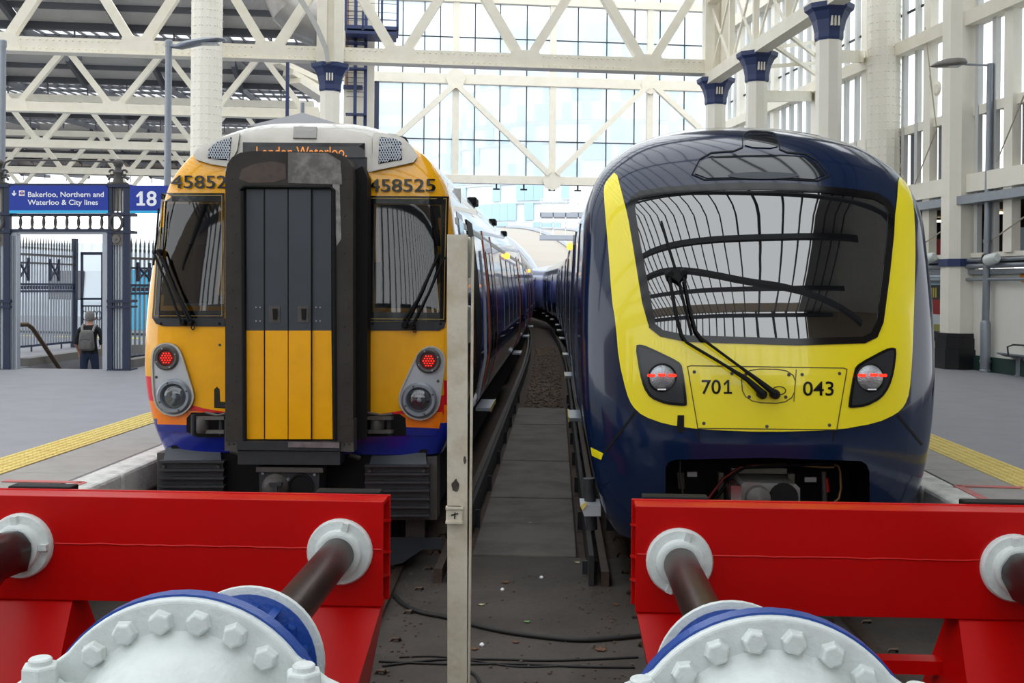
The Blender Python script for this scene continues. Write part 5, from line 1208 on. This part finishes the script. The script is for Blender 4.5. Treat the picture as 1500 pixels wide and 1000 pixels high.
for k in range(15): obj('platform_edge_mark', MB().box(-13.5 + k * 1.2, -12.9 + k * 1.2, -2.2, -1.9, PZ, PZ + .012), mat('yellow_mark', '#f1dc3a', .5) if k == 0 else bpy.data.materials['yellow_mark'], pl if False else ft)

# ------------------------------------------------------------------ man with backpack going down the stairs
def person():
    pc = at(131, 500, 22.1); z0 = PZ - .17 * 4; base_ = Vector((pc.x, pc.y, z0))
    J = {}; E = []
    def j(n, x, y, z, r_, par=None):
        J[n] = (Vector((x, y, z)), r_)
        if par: E.append((par, n))
    j('pel', 0, 0, .95, (.15, .12)); j('waist', 0, 0, 1.1, (.145, .11), 'pel'); j('chest', 0, -.01, 1.32, (.17, .12), 'waist'); j('neckb', 0, 0, 1.48, (.075, .075), 'chest')
    j('neck', 0, .02, 1.54, (.06, .062), 'neckb'); j('head', 0, .045, 1.64, (.08, .095), 'neck'); j('crown', 0, .04, 1.72, (.07, .08), 'head')
    for s, n in ((-1, 'l'), (1, 'r')):
        j('hip' + n, s * .1, 0, .88, (.095, .1), 'pel'); j('knee' + n, s * .11, .08 if s > 0 else .0, .48, (.062, .068), 'hip' + n); j('ank' + n, s * .11, .02, .1, (.042, .045), 'knee' + n)
        j('toe' + n, s * .12, .16, .05, (.042, .03), 'ank' + n)
        j('sh' + n, s * .19, 0, 1.42, (.062, .06), 'chest'); j('elb' + n, s * .265, -.02, 1.14, (.044, .045), 'sh' + n)
        hx, hy, hz = (.27, .02, .9) if s > 0 else (-.24, .14, .95)
        j('wr' + n, hx, hy, hz, (.026, .03), 'elb' + n); j('palm' + n, hx - s * .005, hy + .01, hz - .07, (.022, .036), 'wr' + n)
        for k in range(4): j('f%d%s' % (k, n), hx - s * .004, hy - .025 + k * .019, hz - .12, (.009, .009), 'palm' + n); j('g%d%s' % (k, n), hx - s * .022, hy - .02 + k * .018, hz - .155 + abs(k - 1.5) * .006, (.008, .008), 'f%d%s' % (k, n))
        j('th' + n, hx - s * .03, hy + .035, hz - .085, (.01, .01), 'palm' + n)
    names = list(J); me = bpy.data.meshes.new('body'); me.from_pydata([tuple(J[n][0]) for n in names], [(names.index(a), names.index(b)) for a, b in E], [])
    o = bpy.data.objects.new('tmp', me); C.objects.link(o); o.modifiers.new('s', 'SKIN'); sv = me.skin_vertices[0].data
    for i, n in enumerate(names): sv[i].radius = J[n][1]; sv[i].use_root = (i == 0)
    o.modifiers.new('u', 'SUBSURF').levels = 2
    dg = bpy.context.evaluated_depsgraph_get(); m2 = bpy.data.meshes.new_from_object(o.evaluated_get(dg)); bpy.data.objects.remove(o)
    m2.materials.clear()
    for m_ in (mat('skin', '#c08f78', .6), mat('black_tshirt', '#17171a', .8), mat('blue_jeans', '#24344f', .8, noise=(30, .4, '#1b2840')), mat('dark_shoes', '#222', .6) if False else mat('dark_shoes', '#222222', .6)): m2.materials.append(m_)
    for p in m2.polygons:
        c_ = p.center; p.use_smooth = True
        arm = abs(c_.x) > .2 and c_.z < 1.5
        if arm: p.material_index = 1 if c_.z > 1.12 else 0
        elif c_.z > 1.5: p.material_index = 0
        elif c_.z > .93: p.material_index = 1
        elif c_.z > .12: p.material_index = 2
        else: p.material_index = 3
    b_ = root('person', base_, R(6), label='man in black T-shirt and jeans walking down the stairs', cat='person')
    o = bpy.data.objects.new('body', m2); C.objects.link(o); o.parent = b_
    hair = MB().lathe([(.07, -.085), (.088, -.05), (.099, 0), (.1, .04), (.086, .085), (.05, .112), (0, .12)], (0, .028, 1.66), n=18); hair.v = [Vector((v.x * .92, v.y - .012 if v.z > 1.66 else v.y - .03, v.z)) for v in hair.v]
    obj('hair', hair, mat('grey_hair', '#7d7a77', .8, noise=(40, .5, '#5c5957')), b_, smooth=60)
    for s in (-1, 1): obj('ear', MB().lathe([(.028, -.008), (.03, 0), (.02, .01)], (s * .088, .05, 1.63), (s, 0, 0), 10), bpy.data.materials['skin'], b_, smooth=60)
    obj('nose', MB().lathe([(.018, 0), (.012, .03), (.004, .04)], (0, .13, 1.62), (0, 1, -.3), 8), bpy.data.materials['skin'], b_)
    for s in (-1, 1): obj('eye', MB().lathe([(.012, 0), (.008, .006)], (s * .03, .132, 1.655), (0, 1, 0), 8), bpy.data.materials['dark_shoes'], b_)
    obj('mouth', MB().box(-.02, .02, .13, .136, 1.575, 1.582), REDBASE, b_)
    obj('sleeve_cuff', MB().lathe([(.058, 0), (.062, .05), (.06, .1)], (.258, -.015, 1.1), (-.2, .05, 1), 12), bpy.data.materials['black_tshirt'], b_, smooth=60)
    obj('sleeve_cuff', MB().lathe([(.058, 0), (.062, .05), (.06, .1)], (-.258, -.015, 1.1), (.2, .05, 1), 12), bpy.data.materials['black_tshirt'], b_, smooth=60)
    bp = root('backpack', base_ + Vector((0, 0, 1.0)), R(6), label='grey backpack on the back of the man on the stairs', cat='backpack')
    BG = mat('grey_backpack_cloth', '#6d6b69', .75, noise=(14, .5, '#4d4b4a'), bump=(20, .4))
    bd = MB().cbox(-.16, .16, -.3, -.12, -.02, .4, .07); bd.v = [Vector((v.x * (1 - .35 * max(0, (v.z - .2) / .25)), v.y, v.z)) for v in bd.v]
    obj('pack_body', bd, BG, bp, smooth=60); pk_ = obj('front_pocket', MB().cbox(-.125, .125, -.34, -.27, 0, .22, .04), BG, bp, smooth=60); obj('zip', MB().tube([(-.1, -.342, .2), (0, -.346, .215), (.1, -.342, .2)], .006, 5), DGREY, pk_)
    for s in (-1, 1): obj('strap', MB().tube([(s * .1, -.14, .36), (s * .12, -.1, .46), (s * .125, .02, .5), (s * .12, .12, .44)], .026, 6), mat('strap_grey', '#8b8986', .7) if s < 0 else bpy.data.materials['strap_grey'], bp, smooth=60)
    obj('grab_handle', MB().tube([(-.04, -.15, .39), (0, -.17, .43), (.04, -.15, .39)], .012, 6), DGREY, bp)
person()

# ------------------------------------------------------------------ lamp posts, bench, poster, roof-level fittings
def lamp_right():
    b_ = onz(1443, 545, PZ); D = b_.y; l = root('lamp_post', b_, 0, label='grey lamp post with drooping hood beside the cream pillar', cat='lamp post', group='platform lamp posts')
    h = at(1451, 93, D).z - PZ
    obj('base', MB().lathe([(.12, 0), (.12, .04), (.1, .06), (.1, 1.0), (.075, 1.06)], (0, 0, 0), n=16), GREYP, l, smooth=40)
    dx = at(1451, 93, D).x - b_.x
    obj('pole', MB().tube([(0, 0, 1.0), (dx * .5, 0, h * .5), (dx, 0, h)], [.075, .07, .065], 14), GREYP, l, smooth=40); obj('pole_collar', MB().lathe([(.085, 0), (.085, .06)], (dx * .4, 0, h * .42), n=14), GREYP, l)
    q = at(1412, 94, D) - b_; obj('arm', MB().tube([(dx, 0, h - .04), (q.x, 0, q.z)], .022, 8), GREYP, l)
    e = at(1363, 99, D) - b_; L = e.x - q.x
    hd = []
    for t, r_ in ((-.06, .06), (0, .1), (.2, .125), (.5, .13), (.8, .09), (1, .015)): hd.append((Vector((q.x + L * t, 0, q.z + (e.z - q.z) * t + .02)), r_))
    mb = MB(); n = 16
    for p, r_ in hd:
        for i in range(n):
            a = 2 * math.pi * i / n; mb.v.append(p + Vector((0, r_ * 1.3 * math.cos(a), r_ * math.sin(a) * (1 if math.sin(a) > 0 else .35))))
    for i in range(len(hd) - 1):
        for j in range(n): mb.f.append((i * n + j, i * n + (j + 1) % n, (i + 1) * n + (j + 1) % n, (i + 1) * n + j))
    mb.f.append(tuple(range(n))); hd_ = obj('lamp_hood', mb, mat('weathered_lamp_hood', '#6b6a68', .45, .3, noise=(10, .6, '#7a5f50')), l, smooth=50)
    obj('lamp_glass', MB().cbox(q.x + L * .75, q.x + L * .12, -.1, .1, q.z - .06, q.z - .02, .015), LENS, hd_)
    obj('access_collar', MB().lathe([(.115, 0), (.115, .05)], (0, 0, .2), n=16), GREYP, l)
lamp_right()
def lamp_left(x, ytop, D, lb, head=True):
    b_ = at(x, 420, D); b_.z = PZ; l = root('lamp_post', b_, 0, label=lb, cat='lamp post', group='platform lamp posts'); h = at(x, ytop, D).z - PZ
    obj('pole', MB().tube([(0, 0, 0), (0, 0, h * .55), (0, 0, h)], [.085, .07, .065], 14), GREYP, l, smooth=40); obj('pole_cap', MB().lathe([(.075, 0), (.075, .12), (.06, .14)], (0, 0, h - .12), n=14), GREYP, l)
    obj('base', MB().lathe([(.12, 0), (.12, .9), (.085, .96)], (0, 0, 0), n=14), GREYP, l)
    if head:
        P_ = [(at(xx, yy, D) - b_, w_, t_) for xx, yy, w_, t_ in ((248, 67, .05, .04), (258, 68, .06, .05), (266, 67, .14, .075), (282, 63.5, .17, .075), (302, 60, .17, .06), (322, 58, .15, .04), (331, 58.5, .1, .015))]
        mb = MB()
        for p, w_, t_ in P_:
            for i in range(10):
                a = 2 * math.pi * i / 10; mb.v.append(Vector((p.x, w_ * math.cos(a), p.z + t_ * math.sin(a))))
        for i in range(len(P_) - 1):
            for j in range(10): mb.f.append((i * 10 + j, i * 10 + (j + 1) % 10, (i + 1) * 10 + (j + 1) % 10, (i + 1) * 10 + j))
        mb.f.append(tuple(range(10))); mb.f.append(tuple(range((len(P_) - 1) * 10, len(P_) * 10)))
        hd = obj('lamp_head', mb, GREYP, l, smooth=50); p = P_[4][0]; obj('led_panel', MB().cbox(p.x - .25, p.x + .25, -.1, .1, p.z - .075, p.z - .045, .01), LENS, hd)
lamp_left(244, 60, 22, 'grey lamp post with flat head left of the amber train')
lamp_left(1, 60, 22, 'grey lamp pole cut by the left frame edge', False)
# bench
bb = onz(1487, 550, PZ); bn = root('bench', (bb.x + .12, bb.y, PZ), WA + math.pi / 2, label='grey metal platform bench by the right frame edge', cat='bench')
obj('seat', MB().prism([(-.4, -2, .42), (-.2, -2, .36), (.25, -2, .36), (.25, -2, .4), (-.2, -2, .4), (-.4, -2, .45)], (0, 2.2, 0)), GREYP, bn)
for y in (-1.6, -.1): obj('leg', MB().lathe([(.11, 0), (.07, .03), (.07, .36)], (-.1, y, 0), n=14), GREYP, bn, smooth=40)
obj('armrest', MB().tube([(-.4, -.2, .4), (-.42, -.2, .58), (-.3, -.2, .62), (.05, -.2, .6), (.1, -.2, .4)], .018, 7), DGREY, bn, smooth=60)
# poster
a = planehit(WM, 1362, 393, -.06); b = planehit(WM, 1383, 496, -.06)
po = root('poster_frame', WM @ Vector(((a.x + b.x) / 2, -.06, b.z)), WA, label='tall poster in a black frame on the wall behind the train', cat='poster')
w2 = (b.x - a.x) / 2; hh = a.z - b.z; w2 = abs(w2)
obj('frame', MB().cbox(-w2 - .06, w2 + .06, -.04, .06, -.06, hh + .06, .01), GLOSSK, po)
for k, (z0, z1, c_) in enumerate(((.88, 1, '#dfe6ee'), (.76, .88, '#7f97a0'), (.55, .76, '#2b2f33'), (.34, .55, '#8c2a2a'), (.2, .34, '#b7bcc0'), (.1, .2, '#8b8a4a'), (0, .1, '#23303c'))):
    obj('poster_print', MB().box(-w2, w2, -.045, -.04, hh * z0, hh * z1), mat('poster_%d' % k, c_, .3), po)
for k in range(3): obj('poster_print', MB().box(-w2 * .6 + k * .1, -w2 * .6 + k * .1 + .06, -.047, -.045, hh * .58, hh * .72), mat('poster_gold', '#a89a3c', .4) if k == 0 else bpy.data.materials['poster_gold'], po)
p = planehit(WM, 1498, 406, -.02); solo('orange_wall_disc', MB().lathe([(.1, 0), (.1, .02)], WM @ Vector((p.x, 0, p.z)), WM.to_3x3() @ Vector((0, -1, 0)), 14), mat('orange_disc', '#d98c2b', .5), 'small orange disc on the white wall at right edge', 'sign')

# ventilation duct, bent strip, ladder tower, balcony behind the amber train
DV = 33.5
dc = spx(478, -22, DV); r_ = .72; cr = abs(spx(418, 30, DV).x - dc.x)
dt = root('ventilation_duct', S(dc.x, DV, dc.z - cr), SA, label='segmented steel ventilation duct elbow behind the roof truss', cat='duct'); RM[dt.name] = SM; dt.location = (0, 0, 0)
rings = [(Vector((dc.x + cr * math.cos(R(a)), DV, dc.z + cr * math.sin(R(a)))), a) for a in (150, 172, 194, 216, 238, 260, 275)]
DUCT = mat('duct_steel', '#9d9a96', .35, .7, noise=(2, .6, '#7a7470'))
for (p, a), (q, b) in zip(rings, rings[1:]):
    mb = MB(); n = 20
    for c_, t in ((p, a), (q, b)):
        rad = Vector((math.cos(R(t)), 0, math.sin(R(t))))
        for i in range(n): th_ = 2 * math.pi * i / n; mb.v.append(c_ + rad * r_ * math.cos(th_) + Vector((0, 1, 0)) * r_ * math.sin(th_))
    for i in range(n): mb.f.append((i, (i + 1) % n, n + (i + 1) % n, n + i))
    obj('duct_segment', mb, DUCT, dt, smooth=60)
bs = MB(); pth = [spx(x, y, 28.4) for x, y in ((436, -8), (452, 18), (466, 44), (477, 70), (481, 92))]
for a, b in zip(pth, pth[1:]): bs.bar(a, b, .5, .12, (0, 1, 0)) if False else bs.bar(a, b, .12, .22, (0, 1, 0))
bs.xf(SM); solo('curved_bracket', bs, mat('grey_strap_steel', '#a9a8a3', .45, .3), 'curved grey steel strap springing from the column capital', 'bracket')
def sobj(name, traces, v, m, lb, cat, th=.08):
    mb = MB()
    for x0, y0, x1, y1 in traces:
        a = spx(x0, y0, v); b = spx(x1, y1, v); mb.box(min(a.x, b.x), max(a.x, b.x), v, v + th, min(a.z, b.z), max(a.z, b.z))
    mb.xf(SM); return solo(name, mb, m, lb, cat)
lt = root('ladder_tower', S(spx(522, 200, 36).x, 36, PZ), SA, label='navy caged ladder on a cream shaft left of the end screen', cat='ladder'); RM[lt.name] = SM; lt.location = (0, 0, 0)
def lp(nm, x0, y0, x1, y1, v, m, th=.08):
    a = spx(x0, y0, v); b = spx(x1, y1, v); return obj(nm, MB().box(min(a.x, b.x), max(a.x, b.x), v, v + th, min(a.z, b.z), max(a.z, b.z)), m, lt)
lp('shaft', 505, -20, 545, 480, 36.4, CREAM, .8); lp('shaft_band', 503, 124, 531, 130, 36.2, NAVY, .2)
for x in (519, 534): lp('stile', x, -10, x + 2.5, 260, 36, NAVY)
lp('conduit', 506.5, -10, 510, 125, 36.2, mat('rust_pipe', '#8b6f5c', .6), .1)
for k in range(22): lp('rung', 507, 92 + k * 7 - 98, 535, 93.2 + k * 7 - 98, 36.02, NAVYD, .05)
for y in (60, 98, 165): lp('cage_hoop', 506, y, 537, y + 3, 35.6, NAVY, .4)
bl = root('inspection_balcony', S(spx(545, 50, 35).x, 35, spx(545, 50, 35).z), SA, label='navy steel inspection balcony beside the caged ladder', cat='balcony'); RM[bl.name] = SM; bl.location = (0, 0, 0)
for nm, x0, y0, x1, y1, th in (('deck', 505, 36, 584, 44, 1.2), ('deck_edge', 506, 44, 581, 51, 1.1), ('rail', 505, 16, 584, 19, .06), ('rail', 505, 3, 584, 6, .06), ('rail', 505, 27, 584, 29, .06), ('post', 505, -10, 508, 44, .08), ('post', 530, 15, 533, 44, .08), ('post', 558, 0, 561, 44, .08), ('post', 581, -10, 584, 44, .08)):
    a = spx(x0, y0, 35); b = spx(x1, y1, 35); obj(nm, MB().box(a.x, b.x, 35, 35 + th, b.z, a.z), NAVY, bl)
sobj('downpipe', [(418.8, 91, 420, 512)], 28, NAVY, 'thin navy pipe hanging left of the navy-capped column', 'pipe', .05)
for k, (x0, y0, x1, y1) in enumerate(((404, 90, 470, 101), (422, 106, 470, 116), (432, 118, 472, 126))):
    a = spx(x0, y0, 41); b = spx(x1, y0 + (y1 - y0) + 14, 41); mb = MB().bar(a, Vector((b.x, 42.5, b.z + .1)), .5, .2); mb.xf(SM)
    solo('purlin_end', mb, CREAM, ('top', 'middle', 'lowest')[k] + ' cream beam end stacked left of the navy-capped column', 'beam', 'stacked beam ends')
# hipped canopy roof behind the amber train
kd = 24.0; pk_ = at(445, 168, kd); kq = root('platform_kiosk', (pk_.x, kd, PZ), SA, label='platform kiosk with grey hipped roof and vent pipe behind the amber train', cat='kiosk')
zr = pk_.z - PZ; zl = at(445, 196, kd).z - PZ; hw = 1.12
obj('kiosk_wall', MB().box(-hw + .1, hw - .1, -.9, .9, 0, zl), CREAM, kq)
obj('kiosk_roof', MB().add([(-hw, -1, zl), (hw, -1, zl), (hw, 1, zl), (-hw, 1, zl), (0, -.3, zr), (0, .3, zr)], [(0, 1, 4), (1, 2, 5, 4), (2, 3, 5), (3, 0, 4, 5), (3, 2, 1, 0)]), mat('grey_felt_roof', '#87878a', .7), kq)
obj('vent_pipe', MB().lathe([(.045, 0), (.045, .3)], (-.03, 0, zr - .04), n=10), GREYP, kq)

# ------------------------------------------------------------------ concourse overhead and behind (unseen, shaped for reflections and to cut low sky light)
cr_ = root('ceiling', (0, 0, 0), SA, kind='structure', label='steel and glass roof over the concourse'); RM[cr_.name] = SM
mb = MB()
for k in range(44): mb.box(-24 + k * .75, -23.93 + k * .75, -22, 26, 12.6, 12.75)
for k in range(7): mb.box(-24, 10, -22 + k * 8, -21.75 + k * 8, 12.2, 12.6)
obj('concourse_rafters', mb, ROOFD, cr_)
mb = MB()
for v in (-9, 3, 15):
    P_ = [(-18 + 28 * i / 24, v, 7.5 + 4.8 * math.sin(math.pi * i / 24)) for i in range(25)]
    for a, b in zip(P_, P_[1:]): mb.bar(a, b, .3, .6, (0, 1, 0))
obj('concourse_arches', mb, ROOFD, cr_)
obj('roof_boarding', MB().box(6.2, 34, -22, 14, 12.8, 12.9).box(6.2, 9, 14, 26, 12.8, 12.9), ROOFP, cr_)  # unseen opaque part, placed so the windscreen mirrors dark at right
wbk = root('wall_back', (0, 0, 0), SA, kind='structure', label='concourse building behind the camera'); RM[wbk.name] = SM
mb = MB().box(-60, 40, -22.5, -22, PZ, 5).box(-60, -22, -22.5, -22, 5, 14).box(7, 40, -22.5, -22, 5, 14).box(-22, 7, -22.5, -22, 13, 14)  # unseen wall made wide and tall to block low sky light
obj('glazing_mullions', (lambda m_: [m_.box(-22 + k * .8, -21.88 + k * .8, -22.2, -22, 5, 13) for k in range(37)] and m_)(MB()), ROOFD, wbk)
obj('facade', mb, mat('concourse_brick', '#8b7d6c', .7), wbk)
for k in range(16): obj('facade_window', MB().box(-30 + k * 3.3, -28 + k * 3.3, -22, -21.95, 1.2, 6.5), TRAING, wbk)
